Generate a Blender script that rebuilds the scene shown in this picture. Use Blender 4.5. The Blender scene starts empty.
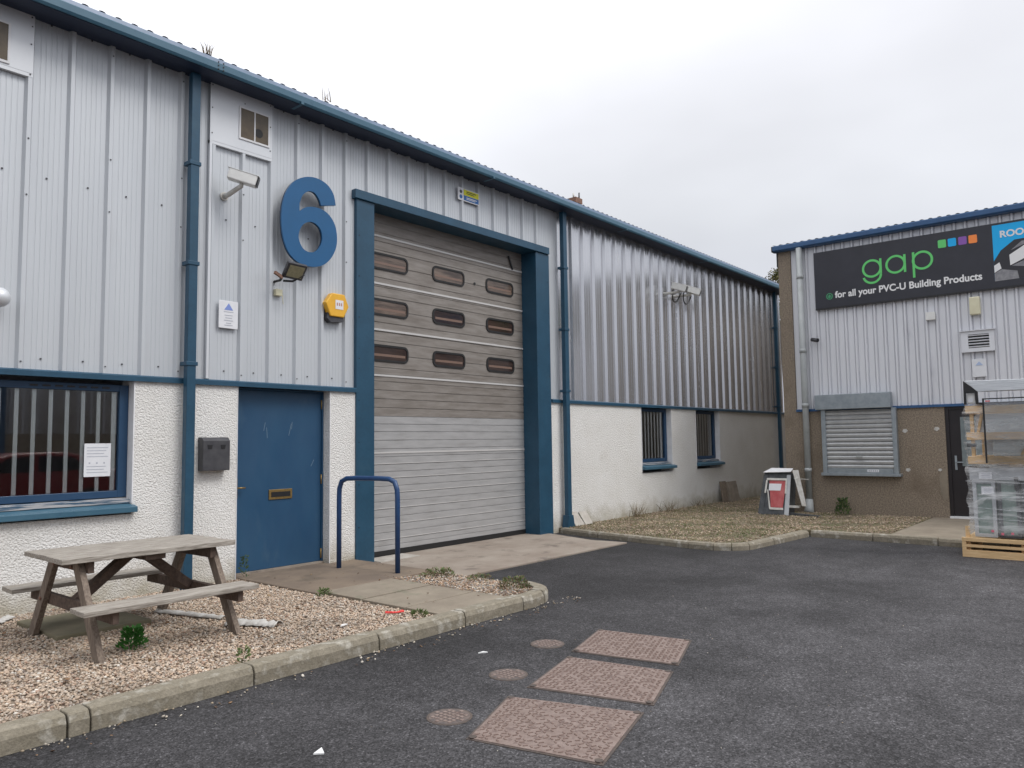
import bpy, math, random
import numpy as np
from mathutils import Vector, Matrix
random.seed(7); RNG=np.random.default_rng(11)
scene=bpy.context.scene; COL=scene.collection
PI=math.pi
# ------------------------------------------------------------------ materials
def mat(name,c1,c2=None,scale=8.0,rough=.6,metal=0.0,bump=0.0,bscale=60.0,bdist=.004,spec=.5,
        lo=.35,hi=.65,detail=5,fine=None,fscale=200,stretch=None,rough2=None,c3=None,c3scale=2.0,c3lo=.6,c3hi=.75,attr=None,voro=False,wave=None,frange=(.3,.7),splash=None):
    m=bpy.data.materials.new(name); m.use_nodes=True; nt=m.node_tree; N=nt.nodes; L=nt.links
    b=N['Principled BSDF']; b.inputs['Roughness'].default_value=rough; b.inputs['Metallic'].default_value=metal
    b.inputs['Specular IOR Level'].default_value=spec
    tc=N.new('ShaderNodeTexCoord'); vec=tc.outputs['Object']
    if stretch:
        mp=N.new('ShaderNodeMapping'); mp.inputs['Scale'].default_value=stretch; L.new(vec,mp.inputs[0]); svec=mp.outputs[0]
    else: svec=vec
    def noise(sc,v,det=detail):
        n=N.new('ShaderNodeTexNoise'); n.inputs['Scale'].default_value=sc; n.inputs['Detail'].default_value=det
        n.inputs['Roughness'].default_value=.6; L.new(v,n.inputs['Vector']); return n.outputs['Fac']
    def rng(o,a,bb):
        r=N.new('ShaderNodeMapRange'); r.inputs[1].default_value=a; r.inputs[2].default_value=bb; L.new(o,r.inputs[0]); return r.outputs[0]
    def mix(fac,a,bb,bt='MIX'):
        x=N.new('ShaderNodeMix'); x.data_type='RGBA'; x.blend_type=bt
        if isinstance(fac,(int,float)): x.inputs[0].default_value=fac
        else: L.new(fac,x.inputs[0])
        for i,s in ((6,a),(7,bb)):
            if isinstance(s,tuple): x.inputs[i].default_value=(*s,1) if len(s)==3 else s
            else: L.new(s,x.inputs[i])
        return x.outputs[2]
    col=c1
    if c2 is not None: col=mix(rng(noise(scale,svec),lo,hi),c1,c2)
    if c3 is not None: col=mix(rng(noise(c3scale,svec,8),c3lo,c3hi),col,c3)
    if fine: col=mix(1.0,col,mix(rng(noise(fscale,vec,3),*frange),(fine,)*3,(1,1,1)),'MULTIPLY')
    if splash:   # splashed dirt and algae patches low on the wall, ragged upper edge
        sx=N.new('ShaderNodeSeparateXYZ'); L.new(N.new('ShaderNodeNewGeometry').outputs['Position'],sx.inputs[0])
        ma=N.new('ShaderNodeMath'); ma.operation='MULTIPLY_ADD'; L.new(noise(3.2,vec,9),ma.inputs[0]); ma.inputs[1].default_value=-.75; L.new(sx.outputs['Z'],ma.inputs[2])
        md=N.new('ShaderNodeMapRange'); md.inputs[1].default_value=-.32; md.inputs[2].default_value=.02; md.inputs[3].default_value=.75; md.inputs[4].default_value=0; L.new(ma.outputs[0],md.inputs[0])
        col=mix(md.outputs[0],col,splash)
    if attr:
        a=N.new('ShaderNodeAttribute'); a.attribute_name=attr; col=mix(1.0,a.outputs['Color'],col,'MULTIPLY') if c2 is not None else a.outputs['Color']
    if isinstance(col,tuple): b.inputs['Base Color'].default_value=(*col,1)
    else: L.new(col,b.inputs['Base Color'])
    if rough2 is not None:
        r=N.new('ShaderNodeMapRange'); r.inputs[1].default_value=.3; r.inputs[2].default_value=.7
        r.inputs[3].default_value=rough; r.inputs[4].default_value=rough2; L.new(noise(scale*1.7,svec),r.inputs[0]); L.new(r.outputs[0],b.inputs['Roughness'])
    if bump:
        bp=N.new('ShaderNodeBump'); bp.inputs['Strength'].default_value=bump; bp.inputs['Distance'].default_value=bdist
        if voro:
            v=N.new('ShaderNodeTexVoronoi'); v.inputs['Scale'].default_value=bscale; v.feature='SMOOTH_F1'; v.inputs['Smoothness'].default_value=.4
            n=N.new('ShaderNodeTexNoise'); n.inputs['Scale'].default_value=bscale*.7
            L.new(vec,n.inputs['Vector']); x=N.new('ShaderNodeVectorMath'); x.operation='MULTIPLY_ADD'
            L.new(n.outputs['Color'],x.inputs[0]); x.inputs[1].default_value=(.02,)*3; L.new(vec,x.inputs[2]); L.new(x.outputs[0],v.inputs['Vector'])
            inv=N.new('ShaderNodeMath'); inv.operation='SUBTRACT'; inv.inputs[0].default_value=1; L.new(v.outputs['Distance'],inv.inputs[1]); h=inv.outputs[0]
            L.new(h,bp.inputs['Height'])
        else: L.new(noise(bscale,svec if stretch else vec,4),bp.inputs['Height'])
        L.new(bp.outputs[0],b.inputs['Normal'])
    return m
def glassmat(name,tint=(1,1,1),gl=.05,alpha=1.0):
    m=bpy.data.materials.new(name); m.use_nodes=True; nt=m.node_tree; N=nt.nodes; L=nt.links
    N.remove(N['Principled BSDF']); out=N['Material Output']
    t=N.new('ShaderNodeBsdfTransparent'); t.inputs[0].default_value=(*tint,1)
    g=N.new('ShaderNodeBsdfGlossy'); g.inputs['Roughness'].default_value=.02
    f=N.new('ShaderNodeFresnel'); f.inputs[0].default_value=1.5
    a=N.new('ShaderNodeMath'); a.operation='ADD'; a.use_clamp=True; a.inputs[1].default_value=gl; L.new(f.outputs[0],a.inputs[0])
    x=N.new('ShaderNodeMixShader'); L.new(a.outputs[0],x.inputs[0]); L.new(t.outputs[0],x.inputs[1]); L.new(g.outputs[0],x.inputs[2]); L.new(x.outputs[0],out.inputs[0])
    return m
def filmmat(name,col=(.95,.97,1.0),lo=.04,hi=.5,scale=3,stretch=(1,1,4)):
    m=bpy.data.materials.new(name); m.use_nodes=True; nt=m.node_tree; N=nt.nodes; L=nt.links
    b=N['Principled BSDF']; b.inputs['Base Color'].default_value=(*col,1); b.inputs['Roughness'].default_value=.22
    tc=N.new('ShaderNodeTexCoord'); mp=N.new('ShaderNodeMapping'); mp.inputs['Scale'].default_value=stretch; L.new(tc.outputs['Object'],mp.inputs[0])
    n=N.new('ShaderNodeTexNoise'); n.inputs['Scale'].default_value=scale; n.inputs['Detail'].default_value=6; n.inputs['Distortion'].default_value=1.2; L.new(mp.outputs[0],n.inputs['Vector'])
    r=N.new('ShaderNodeMapRange'); r.inputs[1].default_value=.42; r.inputs[2].default_value=.75; r.inputs[3].default_value=lo; r.inputs[4].default_value=hi
    L.new(n.outputs['Fac'],r.inputs[0]); L.new(r.outputs[0],b.inputs['Alpha'])
    bp=N.new('ShaderNodeBump'); bp.inputs['Strength'].default_value=.35; bp.inputs['Distance'].default_value=.01; L.new(n.outputs['Fac'],bp.inputs['Height']); L.new(bp.outputs[0],b.inputs['Normal'])
    return m
M={}
def asphalt():
    m=bpy.data.materials.new('asphalt'); m.use_nodes=True; nt=m.node_tree; N=nt.nodes; L=nt.links; b=N['Principled BSDF']
    b.inputs['Roughness'].default_value=.85; b.inputs['Specular IOR Level'].default_value=.3
    tc=N.new('ShaderNodeTexCoord')
    def vor(sc):
        v=N.new('ShaderNodeTexVoronoi'); v.inputs['Scale'].default_value=sc; L.new(tc.outputs['Object'],v.inputs['Vector']); sp=N.new('ShaderNodeSeparateColor'); L.new(v.outputs['Color'],sp.inputs[0]); return v,sp.outputs[0]
    def ramp(o,pts):
        r=N.new('ShaderNodeValToRGB'); L.new(o,r.inputs[0]); e=r.color_ramp.elements
        e[0].position,e[0].color=pts[0][0],(*[pts[0][1]]*3,1); e[1].position,e[1].color=pts[-1][0],(*[pts[-1][1]]*3,1)
        for p,c in pts[1:-1]: q=e.new(p); q.color=(c,c,c,1)
        return r.outputs[0]
    def noise(sc,det=5,rg=.6):
        n=N.new('ShaderNodeTexNoise'); n.inputs['Scale'].default_value=sc; n.inputs['Detail'].default_value=det; n.inputs['Roughness'].default_value=rg; L.new(tc.outputs['Object'],n.inputs['Vector']); return n.outputs['Fac']
    def mul(a,c):
        x=N.new('ShaderNodeMix'); x.data_type='RGBA'; x.blend_type='MULTIPLY'; x.inputs[0].default_value=1; L.new(a,x.inputs[6]); L.new(c,x.inputs[7]); return x.outputs[2]
    v1,a=vor(120); v2,c=vor(48)
    col=mul(ramp(a,[(0,.020),(.35,.043),(.75,.064),(.94,.090),(1,.14)]),ramp(c,[(0,.72),(.8,1.06),(1,1.3)]))
    col=mul(col,ramp(noise(.55),[(.38,.66),(.5,.95),(.62,1.18)]))
    col=mul(col,ramp(noise(3.3,7),[(.35,.82),(.6,1.08),(.72,1.22)]))
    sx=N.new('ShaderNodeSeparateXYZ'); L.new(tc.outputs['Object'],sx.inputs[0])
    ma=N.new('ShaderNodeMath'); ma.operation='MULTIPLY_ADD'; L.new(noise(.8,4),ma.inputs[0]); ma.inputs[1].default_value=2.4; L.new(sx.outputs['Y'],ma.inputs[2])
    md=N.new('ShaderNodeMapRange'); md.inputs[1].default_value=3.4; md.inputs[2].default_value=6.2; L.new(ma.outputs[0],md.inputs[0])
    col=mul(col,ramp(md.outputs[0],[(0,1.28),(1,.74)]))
    t=N.new('ShaderNodeMix'); t.data_type='RGBA'; t.blend_type='MULTIPLY'; t.inputs[0].default_value=1; L.new(col,t.inputs[6]); t.inputs[7].default_value=(1.0,.965,1.02,1); L.new(t.outputs[2],b.inputs['Base Color'])
    bp=N.new('ShaderNodeBump'); bp.inputs['Strength'].default_value=.5; bp.inputs['Distance'].default_value=.004; L.new(a,bp.inputs['Height']); L.new(bp.outputs[0],b.inputs['Normal'])
    return m
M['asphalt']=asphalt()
M['concrete']=mat('concrete_apron',(.36,.31,.26),(.27,.22,.18),scale=1.6,rough=.9,bump=.3,bscale=60,fine=.8,fscale=120,c3=(.15,.12,.10),c3scale=2.6,c3lo=.56,c3hi=.7)
M['concrete_pale']=mat('pale_concrete',(.48,.45,.41),(.36,.33,.29),scale=7,rough=.9,bump=.2)
M['slabbrown']=mat('entrance_concrete',(.24,.185,.135),(.17,.13,.10),scale=2.0,rough=.85,bump=.25,bscale=70,fine=.8,fscale=150,c3=(.10,.08,.06),c3scale=2.2,c3lo=.54,c3hi=.75)
M['flag']=mat('flagstone',(.31,.265,.205),(.24,.20,.155),scale=3,rough=.9,bump=.3,bscale=80,fine=.8,fscale=140,c3=(.19,.185,.13),c3scale=4,c3lo=.58)
M['kerb']=mat('kerb_concrete',(.31,.275,.215),(.18,.155,.11),scale=7,rough=.92,bump=.6,bscale=45,bdist=.01,fine=.72,fscale=70,c3=(.45,.42,.36),c3scale=7,c3lo=.52,c3hi=.66)
M['soil']=mat('gravel_base',(.34,.27,.20),(.22,.17,.13),scale=30,rough=1,bump=1,bscale=60,bdist=.02)
M['islandsoil']=mat('moss_gravel_base',(.24,.19,.13),(.13,.14,.06),scale=2.2,rough=1,bump=1,bscale=50,bdist=.02,c3=(.34,.29,.22),c3scale=3.5,c3lo=.5,fine=.6,fscale=90)
M['pebble']=mat('pebbles',(1,1,1),rough=.75,attr='tint')
M['white_render']=mat('white_roughcast',(.85,.84,.82),(.79,.775,.745),scale=1.5,rough=.9,bump=.85,bscale=58,bdist=.012,voro=True,c3=(.55,.51,.45),c3scale=1.3,c3lo=.62,c3hi=.9,fine=.80,fscale=42,splash=(.33,.29,.20))
M['smooth_white']=mat('smooth_white_paint',(.78,.78,.80),(.70,.70,.71),scale=6,rough=.7)
M['brown_render']=mat('brown_dash',(.41,.335,.255),(.24,.195,.152),scale=38,rough=.95,bump=.8,bscale=55,bdist=.008,c3=(.22,.17,.125),c3scale=1.1,c3lo=.55,c3hi=.75,fine=.5,fscale=60)
M['clad']=mat('grey_cladding',(.555,.58,.61),(.52,.545,.575),scale=2.5,rough=.36,metal=.2,stretch=(1,1,.15),c3=(.50,.515,.535),c3scale=3.2,c3lo=.6,c3hi=.8,rough2=.5)
M['clad2']=mat('bare_grey_cladding',(.63,.635,.66),(.58,.585,.61),scale=3.5,rough=.20,metal=.82,stretch=(1,1,.12),c3=(.52,.525,.545),c3scale=5,c3lo=.55,c3hi=.85,rough2=.28)
M['cladB']=mat('pale_cladding',(.72,.73,.765),(.68,.69,.725),scale=2.5,rough=.45,metal=.1,stretch=(1,1,.2),c3=(.48,.49,.53),c3scale=3,c3lo=.6,c3hi=.8)
M['flat_clad']=mat('flat_grey_panel',(.68,.70,.73),(.64,.66,.69),scale=2,rough=.4,metal=.15)
M['roof']=mat('roof_sheet',(.17,.15,.15),(.11,.10,.10),scale=6,rough=.8)
M['blue']=mat('blue_trim',(.017,.075,.135),(.013,.062,.113),scale=3,rough=.4,fine=.86,fscale=30,c3=(.03,.088,.14),c3scale=2.0,c3lo=.6,c3hi=.75,rough2=.5)
M['gutterblue']=mat('weathered_blue_gutter',(.040,.115,.175),(.055,.135,.195),scale=5,rough=.42,stretch=(1,1,1),c3=(.03,.09,.15),c3scale=12)
M['flashing']=mat('faded_blue_flashing',(.16,.22,.33),(.11,.17,.26),scale=5,rough=.4)
M['bluedoor']=mat('blue_door_paint',(.015,.062,.135),(.022,.078,.155),scale=2.2,rough=.36,rough2=.55,c3=(.045,.10,.165),c3scale=3.0,c3lo=.55,c3hi=.8,stretch=(1,1,.5))
M['bluesix']=mat('blue_number_paint',(.006,.095,.24),(.006,.086,.215),scale=3,rough=.35)
M['bluehoop']=mat('hoop_blue_paint',(.014,.05,.15),(.02,.065,.17),scale=12,rough=.35)
M['blueB']=mat('bright_blue_gutter',(.032,.10,.23),(.025,.08,.19),scale=6,rough=.4)
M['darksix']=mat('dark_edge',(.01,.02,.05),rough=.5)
M['rollerup']=mat('weathered_door_panel',(.285,.26,.238),(.205,.182,.162),scale=5,rough=.55,metal=.15,stretch=(.6,1,4),c3=(.17,.145,.125),c3scale=2.4,c3lo=.56,c3hi=.8,rough2=.45)
M['rollerlow']=mat('grey_door_panel',(.44,.438,.44),(.37,.368,.37),scale=6,rough=.42,metal=.2,stretch=(.5,1,3),c3=(.30,.285,.27),c3scale=6,c3lo=.6,c3hi=.85)
M['rollerline']=mat('pale_door_joint',(.54,.53,.52),rough=.4)
M['rubber']=mat('black_rubber',(.012,.012,.013),rough=.6)
M['pane_tan']=mat('dusty_pane',(.19,.14,.11),(.06,.042,.034),scale=4,rough=.15,stretch=(.5,1,4))
M['pane_dark']=mat('brown_pane',(.028,.018,.016),(.06,.038,.03),scale=5,rough=.12,stretch=(.5,1,4))
M['pane_band']=mat('brown_band',(.20,.13,.10),rough=.3)
M['gravelweed']=mat('leaf_green',(.085,.14,.04),(.13,.16,.055),scale=20,rough=.7)
M['brightleaf']=mat('bright_leaf',(.035,.15,.02),(.05,.20,.03),scale=20,rough=.6)
M['dryleaf']=mat('dry_stem',(.20,.15,.09),(.13,.10,.055),scale=20,rough=.9)
M['darkleaf']=mat('shrub_leaf',(.03,.06,.02),(.05,.085,.025),scale=20,rough=.7)
M['wood']=mat('weathered_wood',(.42,.385,.34),(.19,.165,.14),scale=6,rough=.9,stretch=(1.2,14,14),bump=.5,bscale=9,bdist=.004,c3=(.42,.39,.35),c3scale=5,c3lo=.55,c3hi=.8)
M['wood_leg']=mat('weathered_wood_leg',(.25,.20,.16),(.13,.10,.08),scale=6,rough=.9,stretch=(12,12,2),bump=.5,bscale=9,bdist=.004)
M['wood_dark']=mat('dark_brown_wood',(.135,.095,.075),(.075,.052,.042),scale=5,rough=.9,stretch=(6,6,6),bump=.4,bscale=12)  # darker brown tone for the table's bearers, braces and batten
M['pine']=mat('new_pine',(.72,.50,.27),(.60,.40,.20),scale=5,rough=.7,stretch=(2,1.2,10),bump=.2,bscale=8,c3=(.34,.22,.11),c3scale=7,c3lo=.6)
M['oldwood']=mat('old_board',(.24,.19,.145),(.14,.11,.085),scale=6,rough=.9,stretch=(8,8,1))
M['oldwood2']=mat('grey_brown_board',(.30,.255,.21),(.21,.175,.14),scale=6,rough=.9)
M['grey_pipe']=mat('grey_plastic_pipe',(.42,.44,.44),(.36,.38,.385),scale=4,rough=.45,c3=(.30,.31,.30),c3scale=5)
M['galv']=mat('galvanised_steel',(.36,.40,.43),(.28,.32,.35),scale=8,rough=.4,metal=.5)
M['slat']=mat('shutter_slat',(.52,.53,.54),(.44,.45,.46),scale=6,rough=.38,metal=.4)
M['white_plastic']=mat('white_plastic',(.78,.78,.76),(.70,.70,.68),scale=10,rough=.4)
M['cream_plastic']=mat('cream_plastic',(.72,.69,.50),(.66,.62,.44),scale=8,rough=.45)
M['dirty_white']=mat('weathered_white_plastic',(.66,.65,.62),(.50,.48,.44),scale=14,rough=.5)
M['black']=mat('black_plastic',(.014,.014,.016),rough=.45)
M['lens']=mat('dark_lens',(.006,.006,.008),rough=.08)
M['darkdoor']=mat('near_black_door',(.013,.010,.012),(.018,.014,.016),scale=4,rough=.35)
M['greyglass']=mat('obscured_glass',(.20,.235,.24),(.15,.18,.19),scale=8,rough=.2)
M['signblack']=mat('charcoal_sign',(.022,.023,.032),(.028,.029,.040),scale=3,rough=.4)
M['green']=mat('sign_green',(.13,.62,.17),rough=.5)
M['dkgreen']=mat('sign_dark_green',(.06,.35,.16),rough=.5)
M['signwhite']=mat('sign_white',(.8,.8,.8),rough=.5)
M['cyan']=mat('sign_cyan',(.0,.42,.85),rough=.5)
M['purple']=mat('sign_purple',(.26,.10,.42),rough=.5)
M['orange']=mat('sign_orange',(.95,.27,.06),rough=.5)
M['signgrey']=mat('picture_grey',(.20,.20,.22),(.30,.30,.31),scale=14,rough=.6)
M['signdark']=mat('picture_dark',(.03,.03,.037),rough=.6)
M['yellow']=mat('alarm_yellow',(.80,.44,.035),(.74,.38,.03),scale=6,rough=.4)
M['lemon']=mat('notice_yellow',(.72,.70,.02),rough=.5)
M['notblue']=mat('notice_blue',(.03,.14,.40),rough=.5)
M['paper']=mat('white_notice',(.76,.77,.80),(.70,.71,.74),scale=8,rough=.45)
M['ink']=mat('faint_grey_print',(.42,.44,.50),rough=.6)
M['palebluetri']=mat('pale_blue_print',(.20,.28,.62),rough=.6)
M['boxgrey']=mat('dark_grey_metal',(.060,.060,.068),(.085,.085,.092),scale=10,rough=.45,metal=.3)
M['brass']=mat('worn_brass',(.33,.22,.08),(.22,.15,.06),scale=20,rough=.4,metal=.6)
M['winblue']=mat('window_blue_paint',(.012,.048,.11),(.018,.058,.125),scale=5,rough=.45)
M['flaky']=mat('flaky_sill_paint',(.03,.08,.14),(.42,.41,.41),scale=9,rough=.7,stretch=(.35,4,9),lo=.44,hi=.54)
M['bar']=mat('white_window_bar',(.90,.93,.93),(.84,.87,.87),scale=5,rough=.5)
M['barg']=mat('grey_window_bar',(.82,.84,.84),rough=.5)
M['interior']=mat('dark_interior',(.50,.50,.52),(.36,.36,.38),scale=1,rough=.9)
M['iron']=mat('rusty_cast_iron',(.225,.165,.142),(.29,.225,.20),scale=14,rough=.75,metal=.1,c3=(.17,.12,.105),c3scale=22,c3lo=.52,c3hi=.62,fine=.75,fscale=160,bump=.4,bscale=140)
M['irontread']=mat('brown_rust_tread',(.15,.10,.082),(.21,.15,.128),scale=11,rough=.8)
M['iron2']=mat('tarred_cast_iron',(.085,.072,.07),(.15,.115,.10),scale=26,rough=.8,bump=.5,bscale=120)
M['ironedge']=mat('dark_cover_rim',(.065,.052,.048),(.10,.075,.06),scale=25,rough=.7)
M['redbrick']=mat('brown_brick',(.25,.14,.10),(.17,.10,.075),scale=12,rough=.9)
M['redboard']=mat('faded_red_board',(.42,.07,.075),(.50,.14,.14),scale=12,rough=.5,stretch=(1,1,.3))
M['darkgrey']=mat('dark_grey_frame',(.045,.05,.055),(.085,.092,.10),scale=10,rough=.45)
M['greyframe']=mat('grey_unit_frame',(.50,.52,.54),(.42,.44,.46),scale=6,rough=.4)
M['greenglass']=mat('greenish_panes',(.26,.34,.31),(.17,.23,.21),scale=4,rough=.15)
M['redplastic']=mat('red_tape',(.65,.04,.035),rough=.5)
M['pink']=mat('pink_packer',(.75,.06,.16),rough=.5)
M['rag']=mat('dirty_white_sheet',(.58,.57,.55),(.42,.40,.37),scale=14,rough=.8)
M['glass']=glassmat('window_glass',tint=(.95,.98,.98),gl=.13)
M['goods']=mat('pale_wrapped_goods',(.80,.82,.84),(.58,.61,.64),scale=5,rough=.3,stretch=(1,.6,7),bump=.5,bscale=8,bdist=.01)
M['film']=filmmat('stretch_film',col=(1,1,1),lo=.03,hi=.42); M['film_low']=filmmat('cloudy_stretch_film',col=(1,1,1),lo=.10,hi=.62,scale=2.2,stretch=(1,1,5))
M['film_thick']=filmmat('thick_stretch_film',lo=.30,hi=.85,scale=5,stretch=(1,1.2,7))
M['treeleaf']=mat('autumn_leaf',(.16,.13,.03),(.08,.10,.025),scale=3,rough=.7)
M['bark']=mat('bark',(.10,.08,.06),(.06,.05,.04),scale=10,rough=.95)
M['carred']=mat('red_car_paint',(.22,.02,.02),rough=.25)
M['lampglass']=mat('lamp_glass',(.34,.31,.20),(.26,.24,.15),scale=25,rough=.15)
# ------------------------------------------------------------------ geometry helpers
WL={}   # world location of each object used as parent
def cat_rom(P,closed=True,n=6):
    out=[];k=len(P)
    for i in range(k if closed else k-1):
        g=lambda j:np.array(P[j%k] if closed else P[min(max(j,0),k-1)],float)
        p0,p1,p2,p3=g(i-1),g(i),g(i+1),g(i+2)
        for t in range(n):
            t=t/n; out.append(tuple(.5*((2*p1)+(-p0+p2)*t+(2*p0-5*p1+4*p2-p3)*t*t+(-p0+3*p1-3*p2+p3)*t**3)))
    if not closed: out.append(tuple(P[-1]))
    return out
class MB:
    def __init__(s): s.v=[];s.f=[];s.mi=[];s.sm=[]
    def add(s,vs,fs,mi=0,smooth=False):
        o=len(s.v); s.v+= [tuple(map(float,v)) for v in vs]; s.f+=[tuple(o+i for i in f) for f in fs]; s.mi+=[mi]*len(fs); s.sm+=[smooth]*len(fs); return s
    def box(s,x0,x1,y0,y1,z0,z1,mi=0):
        vs=[(x,y,z) for z in (z0,z1) for y in (y0,y1) for x in (x0,x1)]
        return s.add(vs,[(0,2,3,1),(4,5,7,6),(0,1,5,4),(2,6,7,3),(0,4,6,2),(1,3,7,5)],mi)
    def obox(s,a,b,w,h,up=(0,0,1),mi=0):
        """box beam from point a to b, w across, h along up"""
        a=Vector(a);b=Vector(b);d=(b-a).normalized();up=Vector(up)
        side=d.cross(up).normalized();u=side.cross(d).normalized()
        vs=[]
        for p in (a,b):
            for i,j in ((-1,-1),(1,-1),(1,1),(-1,1)): vs.append(p+side*w/2*i+u*h/2*j)
        return s.add(vs,[(3,2,1,0),(4,5,6,7),(0,1,5,4),(1,2,6,5),(2,3,7,6),(3,0,4,7)],mi)
    def prism(s,poly,axis,a,b,mi=0,smooth=False,caps=True):
        """poly: 2D points in the plane perpendicular to axis (x:(y,z) y:(x,z) z:(x,y))"""
        def P(p,t): return {'x':(t,p[0],p[1]),'y':(p[0],t,p[1]),'z':(p[0],p[1],t)}[axis]
        n=len(poly); vs=[P(p,a) for p in poly]+[P(p,b) for p in poly]
        fs=[(i,(i+1)%n,n+(i+1)%n,n+i) for i in range(n)]
        s.add(vs,fs,mi,smooth)
        if caps:
            o=len(s.v)-2*n; s.f+=[tuple(o+i for i in range(n))[::-1],tuple(o+n+i for i in range(n))]; s.mi+=[mi]*2; s.sm+=[False]*2
        return s
    def sheet(s,line,axis,a,b,mi=0):
        def P(p,t): return {'x':(t,p[0],p[1]),'y':(p[0],t,p[1]),'z':(p[0],p[1],t)}[axis]
        n=len(line); return s.add([P(p,a) for p in line]+[P(p,b) for p in line],[(i,i+1,n+i+1,n+i) for i in range(n-1)],mi)
    def tube(s,pts,r,n=12,mi=0,caps=True,closed=False):
        pts=[Vector(p) for p in pts];k=len(pts)
        R=r if isinstance(r,(list,tuple)) else [r]*k
        vs=[];prev=None
        for i,p in enumerate(pts):
            if closed: t=(pts[(i+1)%k]-pts[i-1]).normalized()
            else: t=(pts[min(i+1,k-1)]-pts[max(i-1,0)]).normalized()
            if prev is None:
                a=Vector((0,0,1)) if abs(t.z)<.9 else Vector((1,0,0)); u=t.cross(a).normalized()
            else: u=(prev-t*prev.dot(t)).normalized()
            prev=u; w=t.cross(u)
            for j in range(n):
                an=2*PI*j/n; vs.append(p+(u*math.cos(an)+w*math.sin(an))*R[i])
        fs=[(i*n+j,i*n+(j+1)%n,((i+1)%k)*n+(j+1)%n,((i+1)%k)*n+j) for i in range(k if closed else k-1) for j in range(n)]
        s.add(vs,fs,mi,True)
        if caps and not closed:
            o=len(s.v)-n*k; s.f+=[tuple(o+j for j in range(n))[::-1],tuple(o+(k-1)*n+j for j in range(n))]; s.mi+=[mi]*2; s.sm+=[False]*2
        return s
    def disc_strip(s,cx,cz,r0,r1,y,a0,a1,n,ay=1,mi=0): pass
    def build(s,name,mats,parent=None,bevel=0,loc=None,seg=2):
        if not isinstance(mats,(list,tuple)): mats=[mats]
        me=bpy.data.meshes.new(name); pl=WL.get(parent.name,Vector((0,0,0))) if parent else Vector((0,0,0))
        L=Vector(loc) if loc is not None else pl
        if parent is None and loc is None: L=Vector((0,0,0))
        me.from_pydata([(a-L.x,b-L.y,c-L.z) for a,b,c in s.v],[],s.f)
        for m in mats: me.materials.append(m)
        me.polygons.foreach_set('material_index',s.mi); me.polygons.foreach_set('use_smooth',s.sm); me.update()
        o=bpy.data.objects.new(name,me); COL.objects.link(o)
        if parent: o.parent=parent; o.location=L-pl
        else: o.location=L
        WL[o.name]=L
        if bevel:
            bv=o.modifiers.new('bevel','BEVEL'); bv.width=bevel; bv.segments=seg; bv.limit_method='ANGLE'; bv.angle_limit=.6
        return o
def box(name,m,parent,x0,x1,y0,y1,z0,z1,bevel=0): return MB().box(x0,x1,y0,y1,z0,z1).build(name,m,parent,bevel)
def thing(name,label,cat,loc,group=None):
    o=bpy.data.objects.new(name,None); COL.objects.link(o); o.location=loc; o.empty_display_size=.1
    o['label']=label;o['category']=cat
    if group:o['group']=group
    WL[o.name]=Vector(loc); return o
def tag(o,label,cat,group=None):
    o['label']=label;o['category']=cat
    if group:o['group']=group
    return o
def structure(o): o['kind']='structure'; return o
def recalc(o):
    import bmesh
    bm=bmesh.new();bm.from_mesh(o.data);bmesh.ops.recalc_face_normals(bm,faces=bm.faces);bm.to_mesh(o.data);bm.free()
def curve_shape(name,splines,m,parent,mtx,extrude=.01,smooth=True,bev=0):
    """filled 2D curve (outer + holes) -> mesh, placed by matrix (local xy -> world)"""
    cu=bpy.data.curves.new(name,'CURVE'); cu.dimensions='2D'; cu.fill_mode='BOTH'; cu.extrude=extrude; cu.bevel_depth=bev
    for P in splines:
        sp=cu.splines.new('POLY'); sp.points.add(len(P)-1)
        for i,p in enumerate(P): sp.points[i].co=(p[0],p[1],0,1)
        sp.use_cyclic_u=True
    return curve_to_mesh(cu,name,m,parent,mtx)
def curve_to_mesh(cu,name,m,parent,mtx):
    t=bpy.data.objects.new('tmp_shape',cu); COL.objects.link(t); bpy.context.view_layer.update()
    dg=bpy.context.evaluated_depsgraph_get(); me=bpy.data.meshes.new_from_object(t.evaluated_get(dg))
    bpy.data.objects.remove(t); bpy.data.curves.remove(cu)
    me.transform(mtx); L=WL[parent.name] if parent else Vector((0,0,0)); me.transform(Matrix.Translation(-L))
    me.materials.clear(); me.materials.append(m); me.name=name
    o=bpy.data.objects.new(name,me); COL.objects.link(o); o.parent=parent; WL[o.name]=L; return o
def text_shape(name,s,size,m,parent,mtx,extrude=.004,bold=0,space=1,width=None):
    cu=bpy.data.curves.new(name,'FONT'); cu.body=s; cu.size=size; cu.extrude=extrude; cu.offset=bold; cu.space_character=space
    if width:
        t=bpy.data.objects.new('tmp_m',cu); COL.objects.link(t); bpy.context.view_layer.update()
        w=t.dimensions.x; bpy.data.objects.remove(t); mtx=mtx@Matrix.Diagonal((width/w,1,1,1))
    return curve_to_mesh(cu,name,m,parent,mtx)
def MA(x,y,z): # on facade A: local x->+x, local y->+z, normal -> -y
    return Matrix(((1,0,0,x),(0,0,-1,y),(0,1,0,z),(0,0,0,1)))
def MBm(x,y,z): # on facade B: local x -> -y, local y -> +z, normal -> -x
    return Matrix(((0,0,-1,x),(-1,0,0,y),(0,1,0,z),(0,0,0,1)))
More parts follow.
